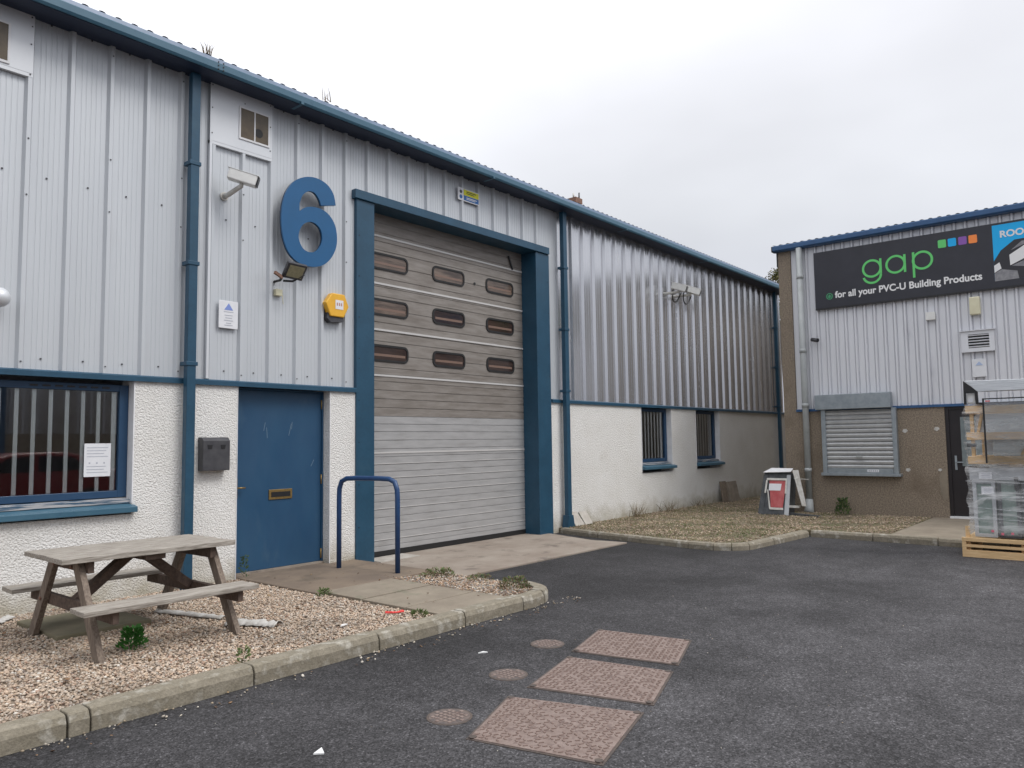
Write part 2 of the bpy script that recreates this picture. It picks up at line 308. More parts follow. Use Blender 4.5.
# ------------------------------------------------------------------ world, sun, camera
w=bpy.data.worlds.new('World'); scene.world=w; w.use_nodes=True; nt=w.node_tree; N=nt.nodes; L=nt.links
SUN_EL,SUN_AZ=math.radians(50),math.radians(163)   # azimuth measured from +Y clockwise (towards +X)
bg=N['Background']; bg.inputs[1].default_value=.1
sky=N.new('ShaderNodeTexSky'); sky.sky_type='NISHITA'; sky.sun_disc=False; sky.sun_elevation=SUN_EL; sky.sun_rotation=SUN_AZ
tc=N.new('ShaderNodeTexCoord'); sx=N.new('ShaderNodeSeparateXYZ'); L.new(tc.outputs['Generated'],sx.inputs[0])
r1=N.new('ShaderNodeValToRGB'); L.new(sx.outputs['Z'],r1.inputs[0])
e=r1.color_ramp.elements; e[0].position=0.0; e[0].color=(.60,.615,.69,1); e[1].position=1.0; e[1].color=(2.0,2.02,2.06,1)
for p,c in ((.12,(.72,.74,.82)),(.28,(.94,.96,1.01)),(.45,(1.12,1.13,1.19))):
    q=e.new(p); q.color=(*c,1)
mp=N.new('ShaderNodeMapping'); mp.inputs['Scale'].default_value=(1,1,2.2); L.new(tc.outputs['Generated'],mp.inputs[0])
nz=N.new('ShaderNodeTexNoise'); nz.inputs['Scale'].default_value=1.6; nz.inputs['Detail'].default_value=4; nz.inputs['Roughness'].default_value=.45; L.new(mp.outputs[0],nz.inputs['Vector'])
mr=N.new('ShaderNodeMapRange'); mr.inputs[1].default_value=.3; mr.inputs[2].default_value=.7; mr.inputs[3].default_value=8.3; mr.inputs[4].default_value=11.2; L.new(nz.outputs['Fac'],mr.inputs[0])
vm=N.new('ShaderNodeVectorMath'); vm.operation='SCALE'; L.new(r1.outputs[0],vm.inputs[0]); L.new(mr.outputs[0],vm.inputs['Scale'])
mx=N.new('ShaderNodeMix'); mx.data_type='RGBA'; mx.inputs[0].default_value=.93; L.new(sky.outputs[0],mx.inputs[6]); L.new(vm.outputs[0],mx.inputs[7]); L.new(mx.outputs[2],bg.inputs[0])
sd=bpy.data.lights.new('sun','SUN'); sd.energy=1.6; sd.angle=math.radians(24); sd.color=(1,.97,.93)
so=bpy.data.objects.new('sun',sd); COL.objects.link(so)
dirv=Vector((math.sin(SUN_AZ)*math.cos(SUN_EL),math.cos(SUN_AZ)*math.cos(SUN_EL),math.sin(SUN_EL)))
so.rotation_euler=dirv.to_track_quat('Z','Y').to_euler(); so.location=dirv*30
cd=bpy.data.cameras.new('camera'); cd.sensor_width=36; cd.lens=762.55/1024*36; cd.clip_end=2000
co=bpy.data.objects.new('camera',cd); COL.objects.link(co); scene.camera=co
R_=Vector((0.64157149,-0.76693975,-0.01376409));U_=Vector((-0.04953808,-0.05933338,0.99700829));F_=Vector((0.76546196,0.63897024,0.07605933))
mt=Matrix((R_,U_,-F_)).transposed().to_4x4(); mt.translation=(0,0,1.6); co.matrix_world=mt
vs=scene.view_settings; vs.view_transform='Standard'; vs.look='None'; vs.exposure=0.0; vs.gamma=1; vs.use_curve_mapping=False
# ------------------------------------------------------------------ ground
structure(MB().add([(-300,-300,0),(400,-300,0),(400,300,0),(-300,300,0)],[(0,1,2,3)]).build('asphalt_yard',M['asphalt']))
structure(MB().prism([(6.47,6.42),(6.75,6.38),(10.36,6.36),(10.30,7.0),(10.62,8.04),(10.62,8.5),(6.47,8.5)],'z',-.05,.022).build('concrete_apron',M['concrete'],bevel=.006))
structure(box('concrete_pad',M['concrete_pale'],None,6.78,7.5,7.98,8.36,.01,.030))
o=structure(box('entrance_paving',M['slabbrown'],None,4.76,6.44,6.62,8.30,-.02,.100,bevel=.01))
fl=MB()
for y0,y1 in ((4.90,5.335),(5.36,5.955),(5.98,6.595)):
    for x0,x1 in ((4.83,5.755),):
        fl.box(x0,x1,y0,y1,-.02,.104+random.uniform(-.004,.004))
structure(fl.build('flagstones',M['flag'],bevel=.006))
structure(MB().prism([(-3,4.86),(4.825,4.86),(4.825,6.61),(4.755,6.61),(4.755,8.12),(-3,8.12)],'z',-.02,.075).build('gravel_bed',M['soil']))
structure(MB().prism([(5.76,4.86),(6.28,4.9),(6.44,5.4),(6.46,6.61),(5.76,6.61)],'z',-.02,.085).build('gravel_strip',M['soil']))
# right-hand planted island and the pavement before the second building
structure(MB().prism([(10.95,8.12),(10.75,7.0),(10.62,6.2),(10.52,5.2),(10.60,4.85),(10.85,4.66),(12.9,4.48),(12.88,3.2),(16.02,3.2),(16.02,5.88),(22,5.88),(22,8.12)],'z',-.02,.085).build('island_bed',M['islandsoil']))
structure(MB().prism([(12.83,3.19),(16.01,3.19),(16.01,-8),(12.83,-8)],'z',-.02,.10).build('door_pavement',M['flag'],bevel=.008))
def kerb_run(name,path,wd,h,joints,side=1,jit=.004):
    """kerb stones along path (outer bottom line); width wd to the left of travel direction*side"""
    P=[Vector((x,y)) for x,y in path]; seg=[(P[i+1]-P[i]).length for i in range(len(P)-1)]; tot=sum(seg)
    def at(t):
        t=min(max(t,0),tot-1e-6)
        for i,sl in enumerate(seg):
            if t<=sl: d=(P[i+1]-P[i]).normalized(); return P[i]+d*t
            t-=sl
        return P[-1]
    def nrm(t):
        d=(at(t+.05)-at(t-.05)).normalized(); return Vector((-d.y,d.x))*side
    m=MB(); js=[0]+[j for j in joints if 0<j<tot]+[tot]
    for a,b in zip(js[:-1],js[1:]):
        a+=.005;b-=.005; n=max(2,int((b-a)/.12)); dz=random.uniform(-jit,jit); dn=random.uniform(-jit,jit)
        vs=[];
        prof=[(0,-.03),(.0,h*.62),(.018,h*.93),(.04,h),(wd,h),(wd,-.03)]
        for k in range(n+1):
            t=a+(b-a)*k/n; p=at(t);q=nrm(t)
            for s_,z in prof:
                w2=p+q*(s_+dn); vs.append((w2.x,w2.y,z+(dz if z>0 else 0)+random.uniform(-.002,.002)))
        c=len(prof); fs=[(k*c+j,k*c+(j+1)%c,(k+1)*c+(j+1)%c,(k+1)*c+j) for k in range(n) for j in range(c)]
        fs+=[tuple(range(c))[::-1],tuple(n*c+j for j in range(c))]
        m.add(vs,fs)
    o=m.build(name,M['kerb']); recalc(o); bv=o.modifiers.new('bevel','BEVEL'); bv.width=.008; bv.segments=2; bv.limit_method='ANGLE'; bv.angle_limit=.9
    return structure(o)
kerb_run('kerb',[(-3,4.70),(5.4,4.70),(5.95,4.69),(6.18,4.74),(6.34,4.85),(6.42,5.0),(6.46,5.2)],.15,.125,[.9,1.8,2.7,3.6,4.75,4.87,5.9,6.98,7.95,8.75,9.12,9.36])
kerb_run('path_edging',[(6.46,5.21),(6.50,5.9),(6.52,6.40)],.05,.07,[.6])
kerb_run('island_kerb',[(10.86,8.02),(10.70,7.2),(10.55,6.2),(10.42,5.3),(10.42,4.95),(10.55,4.66),(10.78,4.52),(11.2,4.49),(12.72,4.36)],.13,.10,[.9,1.8,2.7,3.1,3.36,3.65,4.4,5.2],side=1)
kerb_run('pavement_kerb',[(12.70,4.34),(12.69,3.4),(12.66,2.4),(12.64,-8)],.13,.11,[.95,1.85,2.75,3.65,4.55,5.5,6.4],side=1)
# pebbles
ICO=None
def ico():
    t=(1+5**.5)/2
    v=np.array([(-1,t,0),(1,t,0),(-1,-t,0),(1,-t,0),(0,-1,t),(0,1,t),(0,-1,-t),(0,1,-t),(t,0,-1),(t,0,1),(-t,0,-1),(-t,0,1)],float); v/=np.linalg.norm(v[0])
    f=np.array([(0,11,5),(0,5,1),(0,1,7),(0,7,10),(0,10,11),(1,5,9),(5,11,4),(11,10,2),(10,7,6),(7,1,8),(3,9,4),(3,4,2),(3,2,6),(3,6,8),(3,8,9),(4,9,5),(2,4,11),(6,2,10),(8,6,7),(9,8,1)])
    return v,f
def inside(px,py,poly):
    c=np.zeros(len(px),bool); n=len(poly)
    for i in range(n):
        x1,y1=poly[i];x2,y2=poly[(i+1)%n]
        cond=((y1>py)!=(y2>py)); xi=(x2-x1)*(py-y1)/((y2-y1) if y2!=y1 else 1e-9)+x1
        c^=cond&(px<xi)
    return c
def pebbles(name,poly,n,smin,smax,z,palette,label,cat,dens=None,flat=.65):
    xs=[p[0] for p in poly];ys=[p[1] for p in poly]
    X=RNG.uniform(min(xs),max(xs),n*3);Y=RNG.uniform(min(ys),max(ys),n*3); k=inside(X,Y,poly)
    if dens is not None: k&=dens(X,Y)
    X=X[k][:n];Y=Y[k][:n];n=len(X); V,Fc=ico()
    S=np.exp(RNG.uniform(np.log(smin),np.log(smax),n)); 
    sc=np.stack([S*RNG.uniform(.8,1.3,n),S*RNG.uniform(.7,1.0,n),S*flat*RNG.uniform(.7,1.1,n)],1)/2
    vv=V[None]*sc[:,None,:]*RNG.uniform(.82,1.15,(n,12,1))
    a=RNG.uniform(0,2*PI,n); tl=RNG.normal(0,.35,n)
    c,s=np.cos(tl),np.sin(tl); x=vv[...,0]*c[:,None]+vv[...,2]*s[:,None]; zz=-vv[...,0]*s[:,None]+vv[...,2]*c[:,None]
    c,s=np.cos(a),np.sin(a); x2=x*c[:,None]-vv[...,1]*s[:,None]; y2=x*s[:,None]+vv[...,1]*c[:,None]
    Z=z+RNG.uniform(-.3,.9,n)*S*.5
    P=np.stack([x2+X[:,None],y2+Y[:,None],zz+Z[:,None]],-1).reshape(-1,3)
    F=(Fc[None]+(np.arange(n)*12)[:,None,None]).reshape(-1,3)
    me=bpy.data.meshes.new(name); me.vertices.add(len(P)); me.vertices.foreach_set('co',P.ravel().astype('f4'))
    me.loops.add(F.size); me.loops.foreach_set('vertex_index',F.ravel().astype('i4'))
    me.polygons.add(len(F)); me.polygons.foreach_set('loop_start',(np.arange(len(F))*3).astype('i4')); me.polygons.foreach_set('use_smooth',np.ones(len(F),bool))
    me.update(calc_edges=True); me.validate()
    pal=np.array(palette); ci=RNG.integers(0,len(pal),n); c=pal[ci]*RNG.uniform(.75,1.2,(n,1))*(1-.30*np.clip(np.sin(X*2.3+1.2*np.sin(Y*1.9))*np.sin(Y*3.1+X)+.25*np.sin(9*X+5*Y),0,1))[:,None]
    cc=np.ones((n,12,4)); cc[...,:3]=c[:,None,:]; at=me.attributes.new('tint','FLOAT_COLOR','POINT'); at.data.foreach_set('color',cc.ravel().astype('f4'))
    me.materials.append(M['pebble']); o=bpy.data.objects.new(name,me); COL.objects.link(o); o['kind']='stuff'; o['label']=label; o['category']=cat; return o
PAL=[(.46,.34,.24),(.52,.42,.32),(.38,.27,.19),(.42,.38,.33),(.56,.49,.41),(.34,.22,.16),(.30,.29,.28),(.49,.33,.22),(.60,.56,.50),(.24,.19,.16),(.44,.30,.21)]
PAL2X=[tuple(.35*a+.65*b for a,b in zip(p,(.50,.40,.31))) if i%4 else p for i,p in enumerate(PAL+PAL[::-1])]
pebbles('pea_gravel',[(.6,4.88),(4.80,4.88),(4.80,6.6),(4.74,6.62),(4.74,8.07),(.6,8.07)],46000,.014,.030,.080,PAL2X,'mixed buff and pink pea gravel around the picnic table','gravel')
pebbles('fine_gravel',[(5.78,4.92),(6.25,4.95),(6.36,5.4),(6.42,6.55),(5.78,6.58)],2600,.012,.03,.092,PAL,'thin strip of gravel between flagstones and kerb','gravel')
PAL2=[tuple(min(1,c*k_) for c,k_ in zip(c_,(1.45,1.38,1.36))) for c_ in [(.30,.24,.17),(.22,.17,.12),(.36,.31,.24),(.17,.14,.09),(.27,.22,.17),(.20,.17,.12),(.15,.15,.07)]]
PAL2_old=[tuple(min(1,c*1.3) for c in p) for p in [(.30,.24,.17),(.22,.17,.12),(.36,.31,.24),(.17,.14,.09),(.27,.22,.17),(.20,.19,.12),(.14,.16,.06)]]
pebbles('mossy_gravel',[(10.95,8.08),(10.75,7.0),(10.66,6.2),(10.56,5.2),(10.65,4.85),(10.9,4.66),(12.9,4.5),(12.9,3.22),(15.98,3.22),(15.98,5.86),(19,5.9),(19,8.06)],24000,.014,.036,.092,PAL2,'brown mossy gravel on the island beyond the roller door','gravel',dens=lambda X,Y:RNG.random(len(X))<np.clip(.62+.5*np.sin(X*2.1+np.cos(Y*1.7)*1.3)*np.cos(Y*2.6+X)+.35*np.sin(X*6.3+Y*4.1),.12,1))
# ------------------------------------------------------------------ vegetation
def leafy(name,center,rad,h,n,ls,m,label,cat,seed,group=None,stem=True,upright=.4,parent=None,mat2=None):
    rnd=random.Random(seed); m_=MB(); cx,cy,cz=center
    for i in range(n):
        a=rnd.uniform(0,2*PI); rr=rad*math.sqrt(rnd.random()); zz=cz+h*rnd.random()**.8; f=1-.5*(zz-cz)/h
        p=Vector((cx+rr*math.cos(a)*f,cy+rr*math.sin(a)*f,zz)); d=Vector((math.cos(a)*(1-upright),math.sin(a)*(1-upright),upright+rnd.uniform(-.2,.5))).normalized()
        s_=d.cross(Vector((rnd.uniform(-1,1),rnd.uniform(-1,1),rnd.uniform(-1,1)))).normalized(); l=ls*rnd.uniform(.6,1.3); w=l*.28
        m_.add([p,p+d*l*.5+s_*w,p+d*l,p+d*l*.5-s_*w],[(0,1,2,3)],1 if (mat2 and rnd.random()<.5) else 0)
    o=m_.build(name if parent is None else 'foliage',[m]+([mat2] if mat2 else []),parent,loc=None if parent else center)
    if parent is None: tag(o,label,cat,group)
    return o
def tuft(name,center,n,h,spread,m,label,seed,group=None,wd=.004,kind=None,area=None):
    rnd=random.Random(seed); m_=MB(); cx,cy,cz=center
    for i in range(n):
        if area: bx,by=area(rnd)
        else: bx,by=cx+rnd.gauss(0,spread*.25),cy+rnd.gauss(0,spread*.25)
        a=rnd.uniform(0,2*PI); hh=h*rnd.uniform(.4,1.1); le=spread*rnd.uniform(.1,.8) if not area else hh*rnd.uniform(.2,.8)
        p0=Vector((bx,by,cz)); p1=p0+Vector((math.cos(a)*le*.4,math.sin(a)*le*.4,hh*.6)); p2=p0+Vector((math.cos(a)*le,math.sin(a)*le,hh))
        s_=Vector((-math.sin(a+1),math.cos(a+1),0))*wd
        m_.add([p0-s_,p0+s_,p1+s_*.8,p1-s_*.8,p2],[(0,1,2,3),(3,2,4)])
    o=m_.build(name,m,loc=center)
    if kind: o['kind']=kind; o['label']=label; o['category']='ground cover'
    else: tag(o,label,'weed',group)
    return o
leafy('weed',(2.66,5.98,.085),.10,.15,420,.035,M['brightleaf'],'bright green leafy weed in the gravel under the picnic table','weed',1)
leafy('shrub',(15.72,4.72,.09),.16,.30,260,.055,M['gravelweed'],'small straggly green shrub against the brown wall under the roller shutter','shrub',2,upright=.65,mat2=M['darkleaf'])
leafy('weed',(6.12,5.12,.09),.20,.12,420,.028,M['gravelweed'],'tall straggly weed patch behind the rounded kerb corner','weed',3,mat2=M['dryleaf'])
leafy('weed',(6.20,6.30,.09),.24,.08,380,.026,M['gravelweed'],'weed patch where gravel strip meets the concrete apron','weed',4,mat2=M['dryleaf'])
leafy('weed',(6.28,5.75,.09),.18,.06,220,.022,M['gravelweed'],'low weed patch halfway along the gravel strip edging','weed',14,mat2=M['dryleaf'])
leafy('weed',(2.95,4.93,.09),.04,.11,46,.03,M['gravelweed'],'thin weed seedling at the back edge of the long kerb','weed',5)
leafy('weed',(4.80,8.02,.09),.06,.26,120,.028,M['darkleaf'],'thin green weed growing up the left foot of the blue door','weed',6)
leafy('weed',(4.72,5.05,.08),.09,.05,80,.03,M['gravelweed'],'flat weed at the corner of flagstones and kerb','weed',8)
leafy('weed',(4.78,6.50,.08),.08,.06,90,.03,M['gravelweed'],'flat weed where flagstones meet brown paving by the gravel','weed',9)
tuft('grass_tuft',(13.2,7.85,.09),60,.30,.28,M['dryleaf'],'dry brown grass tuft at the white wall below the left small window',21)
tuft('grass_tuft',(14.6,7.9,.09),55,.26,.5,M['dryleaf'],'sparse dry grass tuft at the white wall between the small windows',22)
tuft('grass_tuft',(16.1,7.9,.09),40,.22,.4,M['dryleaf'],'dry grass tuft at the white wall under the right small window',23)
def isl(rnd):
    while True:
        x=rnd.uniform(10.7,16.0);y=rnd.uniform(4.6,8.0)
        if x<12.9 or y>3.3:
            if y>4.7 and x>10.6+.06*(y-5) and (math.sin(x*1.7)+math.cos(y*2.3+x)>.1 or rnd.random()<.2): return x,y
tuft('island_moss',(12,6,.085),2600,.03,.1,M['gravelweed'],'low moss and weeds spread over the island gravel',31,kind='stuff',area=isl,wd=.006)
tuft('dry_litter',(12,6,.085),1500,.04,.1,M['dryleaf'],'dry stalks scattered over the island gravel',32,kind='stuff',area=isl,wd=.004)
# distant tree
tr=thing('tree','yellowing tree top showing beyond the end of the grey unit','tree',(32,11.75,0))
MB().tube([(32,11.75,0),(32.1,11.7,3),(31.95,11.8,6.6)],[.16,.12,.05],8).tube([(32.05,11.7,5),(32.3,11.5,7.2)],[.06,.03],6).tube([(32.05,11.7,4.8),(31.8,12.0,7.4)],[.06,.03],6).build('trunk',M['bark'],tr)
m_=MB(); rnd=random.Random(5)
for c in range(40):
    a=rnd.uniform(0,2*PI); ph=rnd.uniform(-.9,1.4); R0=.75*rnd.uniform(.4,1)
    cc=Vector((32+R0*math.cos(a)*math.cos(ph),11.75+R0*math.sin(a)*math.cos(ph),7.45+1.15*math.sin(ph)))
    for i in range(90):
        p=cc+Vector([rnd.gauss(0,.13) for _ in range(3)]); d=Vector([rnd.uniform(-1,1) for _ in range(3)]).normalized(); s_=d.cross(Vector((.3,.5,rnd.random()))).normalized(); l=.08
        m_.add([p,p+d*l*.5+s_*.028,p+d*l,p+d*l*.5-s_*.028],[(0,1,2,3)])
m_.build('crown',M['treeleaf'],tr)
# ------------------------------------------------------------------ building A (long grey unit)
A=thing('industrial_unit','long grey metal-clad industrial unit with white roughcast base and blue trim','building',(6,8.1,0))
YW=8.10; YB=8.38
XE=22.0
def wbox(x0,x1,z0,z1): return box('wall',M['white_render'],A,x0,x1,YW,YB,z0,z1)
def wjoin(L,name='wall'):
    m_=MB()
    for a in L: m_.box(a[0],a[1],YW,YB,a[2],a[3])
    return m_.build(name,M['white_render'],A)
wjoin([(-3,.6,0,2.33),(.6,3.56,0,.92),(3.56,4.74,0,2.33)])
wjoin([(6.03,6.46,0,2.33)])
wjoin([(10.70,13.87,0,2.33),(13.87,15.16,0,.92),(15.16,16.345,0,2.33),(16.345,17.6,0,.92),(17.6,XE,0,2.33)])
# building shell so the inside is dark
sh=MB(); sh.box(-3,XE,18.2,18.4,0,5.8); sh.box(-3.2,-3.0,8.39,18.4,0,5.8); sh.box(XE-.2,XE-.002,8.39,18.19,0,5.8); sh.box(-2.99,XE-.21,8.40,18.19,.012,.02)
sh.build('inner_shell',M['interior'],A)
box('gable_end',M['clad2'],A,XE,XE+.03,8.2,18.4,0,5.8)
def profile(s0,s1,first,pitch,base,top,h,grooves=(),gd=.003,gw=.006):
    """list of (s,d)"""
    P=[(s0,0)]; k=math.ceil((s0-first)/pitch)-1
    ev=[]
    while first+k*pitch<s1+pitch:
        c=first+k*pitch
        ev.append(('r',c)); 
        for g in grooves: ev.append(('g',c+g))
        k+=1
    for t,c in ev:
        if t=='r' and c-base/2>s0 and c+base/2<s1: P+=[(c-base/2,0),(c-top/2,h),(c+top/2,h),(c+base/2,0)]
        if t=='g' and c-gw>s0 and c+gw<s1: P+=[(c-gw,0),(c-gw*.5,-gd),(c+gw*.5,-gd),(c+gw,0)]
    P.append((s1,0)); return P
cl=MB()
gro=(.095,.14,.188,.235,.285)
def cladA(s0,s1,z0,z1,first=2.505,pitch=.3775,mi=0,base=.078,top=.036,h=.042,gr=gro):
    ln=[(s,8.13-d) for s,d in profile(s0,s1,first,pitch,base,top,h,gr)]
    cl.sheet(ln,'z',z0,z1,mi)
cladA(-3,6.46,2.335,5.86); cladA(6.46,10.78,5.03,5.86); cladA(10.78,11.08,2.335,5.86)
# screw heads
for k in range(-4,23):
    c=2.505+.3775*k+.18
    for z in (5.78,4.23,2.46):
        if c<6.4 or (c<11 and z>5.1): cl.box(c-.007,c+.007,8.12,8.1295,z-.007,z+.007,1)
for k in range(0,8):
    c=2.505+.3775*2*k
    for z in (5.68,4.57,4.02,2.42):
        if c<6.4: cl.box(c-.006,c+.006,8.08,8.0875,z-.006,z+.006,1)
o=cl.build('cladding',[M['clad'],M['boxgrey']],A)
cl=MB(); cladA(11.08,XE,2.335,5.86,first=13.39,pitch=.381,base=.085,top=.034,h=.05,gr=(.11,.19,.27))
o=cl.build('cladding',M['clad2'],A); o['label']='shinier bare grey ribbed cladding right of the second downpipe'
box('backing',M['interior'],A,-2.99,XE-.01,8.075,8.098,2.37,5.9) if False else None
bk=MB(); bk.box(-2.99,6.45,8.14,8.38,2.37,5.9); bk.box(6.45,10.78,8.14,8.38,5.08,5.9); bk.box(10.78,XE-.21,8.14,8.38,2.37,5.9); bk.build('inner_lining',M['interior'],A)
# drip flashing strips
st=MB()
for x0,x1 in ((-3,6.44),(10.78,XE)): st.prism([(8.13,2.29),(8.065,2.287),(8.065,2.337),(8.085,2.352),(8.13,2.352)],'x',x0,x1)
st.build('flashing_strip',M['blue'],A)
# flat panels with louvres
for x0,x1,z0,lx0,lx1 in ((4.335,5.14,5.11,4.712,5.083),(1.75,2.525,5.21,1.93,2.305)):
    p=box('flat_panel',M['flat_clad'],A,x0,x1,8.083,8.087,z0,5.84,bevel=.002)
    f=MB()
    f.box(lx0-.018,lx1+.018,8.0710,8.0825,5.232,5.255).box(lx0-.018,lx1+.018,8.0710,8.0825,5.613,5.632).box(lx0-.018,lx0+.002,8.0710,8.0825,5.255,5.613).box(lx1-.002,lx1+.018,8.0710,8.0825,5.255,5.613)
    f.box((lx0+lx1)/2-.008,(lx0+lx1)/2+.008,8.0690,8.0825,5.255,5.613); f.build('vent_frame',M['smooth_white'],A)
    pn=box('vent_pane',mat('brown_vent_pane',(.075,.052,.03),(.11,.08,.045),scale=9,rough=.3),A,lx0+.002,lx1-.002,8.0750,8.0825,5.255,5.613)
    MB().tube([((lx0*.35+lx1*.65),8.0745,5.37),((lx0*.35+lx1*.65),8.0725,5.37)],.055,20).build('vent_fan',M['rubber'],pn)
    l=MB(); l.box(x0,x0+.03,8.0810,8.1230,2.36,z0-.001).box(x0,x1,8.0850,8.1230,z0-.035,z0-.001)
    l.build('panel_trim',M['flat_clad'],A)
    sc=MB()
    for a in (x0+.025,x1-.025):
        for z in (5.2,5.5,5.77): sc.box(a-.006,a+.006,8.0780,8.0825,z-.006,z+.006)
    sc.build('screws',M['boxgrey'],A)
# gutter + roof
g=MB(); g.prism([(7.76,5.775),(7.745,5.80),(7.745,5.87),(7.755,5.88),(7.94,5.88),(7.94,5.775)],'x',-3,XE); g.build('gutter',M['gutterblue'],A)
g=MB(); g.sheet([(7.760,5.8805),(7.768,5.925),(7.80,5.945),(7.90,5.950)],'x',-3,XE); g.build('eaves_flashing',M['flashing'],A)
box('soffit',M['darksix'],A,-3,XE,7.941,8.20,5.79,5.80); box('gutter_shade_strip',M['darksix'],A,-3,XE,7.775,7.94,5.768,5.7745)  # thin strip below the gutter: its shade put in as near-black colour
g=MB()
for x in (4.24,4.30):
    for z in (5.80,5.84,5.88): g.tube([(x,7.746,z),(x,7.738,z)],.008,8)
g.build('gutter_bolts',M['black'],A)
g=MB()
for x in (1.7,5.34,8.9,12.9,16.5,20.2): g.box(x-.02,x+.02,7.735,7.95,5.766,5.774).box(x-.02,x+.02,7.735,7.744,5.774,5.80)
g.build('gutter_straps',M['gutterblue'],A)
rs=MB(); ln=[];x=-3.0
while x<XE: ln+=[(x,0),(x+.07,0),(x+.09,.022),(x+.115,.027),(x+.14,.022)]; x+=.16
n=len(ln); rs.add([(a,7.82,5.945+b) for a,b in ln]+[(a,13.2,6.75+b) for a,b in ln]+[(a,18.5,5.97+b) for a,b in ln],[(i,i+1,n+i+1,n+i) for i in range(n-1)]+[(n+i,n+i+1,2*n+i+1,2*n+i) for i in range(n-1)])
rs.build('roof',M['roof'],A)
# downpipes
def downpipe(x0,x1,zb,shoe=True):
    p=MB().box(x0,x1,7.95,8.035,zb,5.768).build('downpipe',M['blue'],A,bevel=.006)
    for z in (4.735,3.61,2.50): box('pipe_bracket',M['blue'],p,x0-.016,x1+.016,7.941,8.085,z-.022,z+.022,bevel=.004)
    if shoe: MB().prism([(x0-.01,zb+.16),(x0-.05,zb-.06),(x1+.05,zb-.06),(x1+.01,zb+.16)],'y',7.93,8.06).build('pipe_shoe',M['blue'],p)
downpipe(4.050,4.150,.05,False); downpipe(11.03,11.14,.14); downpipe(21.25,21.35,.1,False)
MB().prism([(11.0,.02),(10.98,.05),(11.0,.085),(11.18,.085),(11.2,.05),(11.18,.02)],'y',7.84,8.0).build('pipe_gully',mat('clay_gully',(.30,.17,.13),rough=.8),A)
# entrance door
dr=box('entrance_door',M['bluedoor'],A,4.765,6.005,8.245,8.29,.125,2.265,bevel=.003)
f=MB(); f.box(4.742,4.764,8.225,8.32,.07,2.285).box(6.006,6.028,8.225,8.32,.07,2.285).box(4.764,6.006,8.225,8.32,2.267,2.285); f.build('door_frame',M['bluedoor'],dr)
box('threshold',M['concrete'],dr,4.745,6.025,8.20,8.34,.098,.122)
h=MB(); h.box(4.775,4.822,8.228,8.2445,.99,1.22).tube([(4.80,8.23,1.11),(4.80,8.19,1.11)],.013,10).tube([(4.80,8.19,1.11),(4.90,8.185,1.108)],.010,10); h.build('handle',M['brass'],dr)
h=MB(); h.box(5.245,5.57,8.232,8.2445,.945,1.065); h.build('letterbox',M['brass'],dr,bevel=.003)
h=MB(); h.box(5.275,5.54,8.228,8.2318,.975,1.035); h.build('letterbox_flap',M['black'],dr)
for z in (.22,1.16,2.12): MB().tube([(6.004,8.235,z-.06),(6.004,8.235,z+.06)],.011,10).build('hinge',M['brass'],dr)
sc=MB()
for x,z,l,a in ((5.17,1.78,.10,.2),(5.22,1.69,.13,-.1),(5.52,1.72,.15,.25),(5.56,1.80,.09,.1),(5.85,1.33,.08,.6)): sc.obox((x,8.2435,z),(x+l*math.sin(a),8.2435,z+l),.006,.002,up=(0,1,0))
sc.build('scratches',mat('pale_scratch',(.14,.22,.30),rough=.6),dr)
rv=MB(); rv.box(4.732,4.7399,8.094,8.36,.0,2.288).box(6.0301,6.040,8.094,8.36,0,2.288); rv.build('door_reveal',M['smooth_white'],A)
# roller door surround
s=MB(); s.box(6.442,6.75,8.075,8.46,-.01,4.925); s.build('door_post',M['blue'],A,bevel=.006)
s=MB(); s.box(10.37,10.75,8.075,8.46,-.01,4.925); s.build('door_post',M['blue'],A,bevel=.006)
s=MB(); s.box(6.40,10.73,8.045,8.46,4.926,5.05); s.build('door_header',M['blue'],A,bevel=.006)
b=MB()
for z in np.arange(.5,4.9,.56):
    b.box(6.48,6.492,8.07,8.0745,z,z+.012); b.box(10.70,10.712,8.07,8.0745,z,z+.012)
b.build('surround_screws',M['black'],A)
# sectional roller door
YR=8.40
rd=MB(); zs=[.10]; 
low=[.10,.245,.46,.68,.90,1.11,1.31,1.535,1.78,2.0]
up=[2.0,2.25,2.50,2.70,3.075,3.35,3.73,4.00,4.40,4.66,4.95]
RD=thing('roller_tmp','','',(0,0,0)) if False else None
def panel_profile(z0,z1,n):
    P=[];hh=(z1-z0)/n
    for i in range(n):
        a=z0+i*hh; P+=[(YR,a),(YR,a+hh-.014),(YR+.008,a+hh-.010),(YR+.008,a+hh-.002)]
    P.append((YR,z1)); return P
def sec(lst,m,name,n):
    r=MB()
    for a,b in zip(lst[:-1],lst[1:]): r.sheet(panel_profile(a,b,n),'x',6.752,10.368)
    return r
rdo=sec(low,M['rollerlow'],'lower',2).build('roller_door',M['rollerlow'],A); rdo['label']='wide sectional door, brown upper panels over cleaner grey lower ones'
upo=sec(up,M['rollerup'],'upper',2).build('upper_panel',M['rollerup'],rdo)
j=MB()
for z in (4.60,3.905,3.235,2.58): j.box(6.752,10.368,YR-.010,YR-.001,z-.014,z+.014)
j.build('panel_joint',M['rollerline'],rdo)
j=MB()
for z in (1.475,): j.box(6.752,10.368,YR-.008,YR-.001,z-.012,z+.012)
for z in (1.31,1.11,.90,.68,.46,.245): j.box(6.752,10.368,YR-.004,YR-.001,z+.004,z+.014)
j.build('lower_joint',M['rollerline'],rdo)
box('bottom_seal',M['rubber'],rdo,6.752,10.368,YR-.01,YR+.04,.022,.099)
box('door_backing',M['rubber'],rdo,6.752,10.368,YR+.02,YR+.05,.10,4.95)
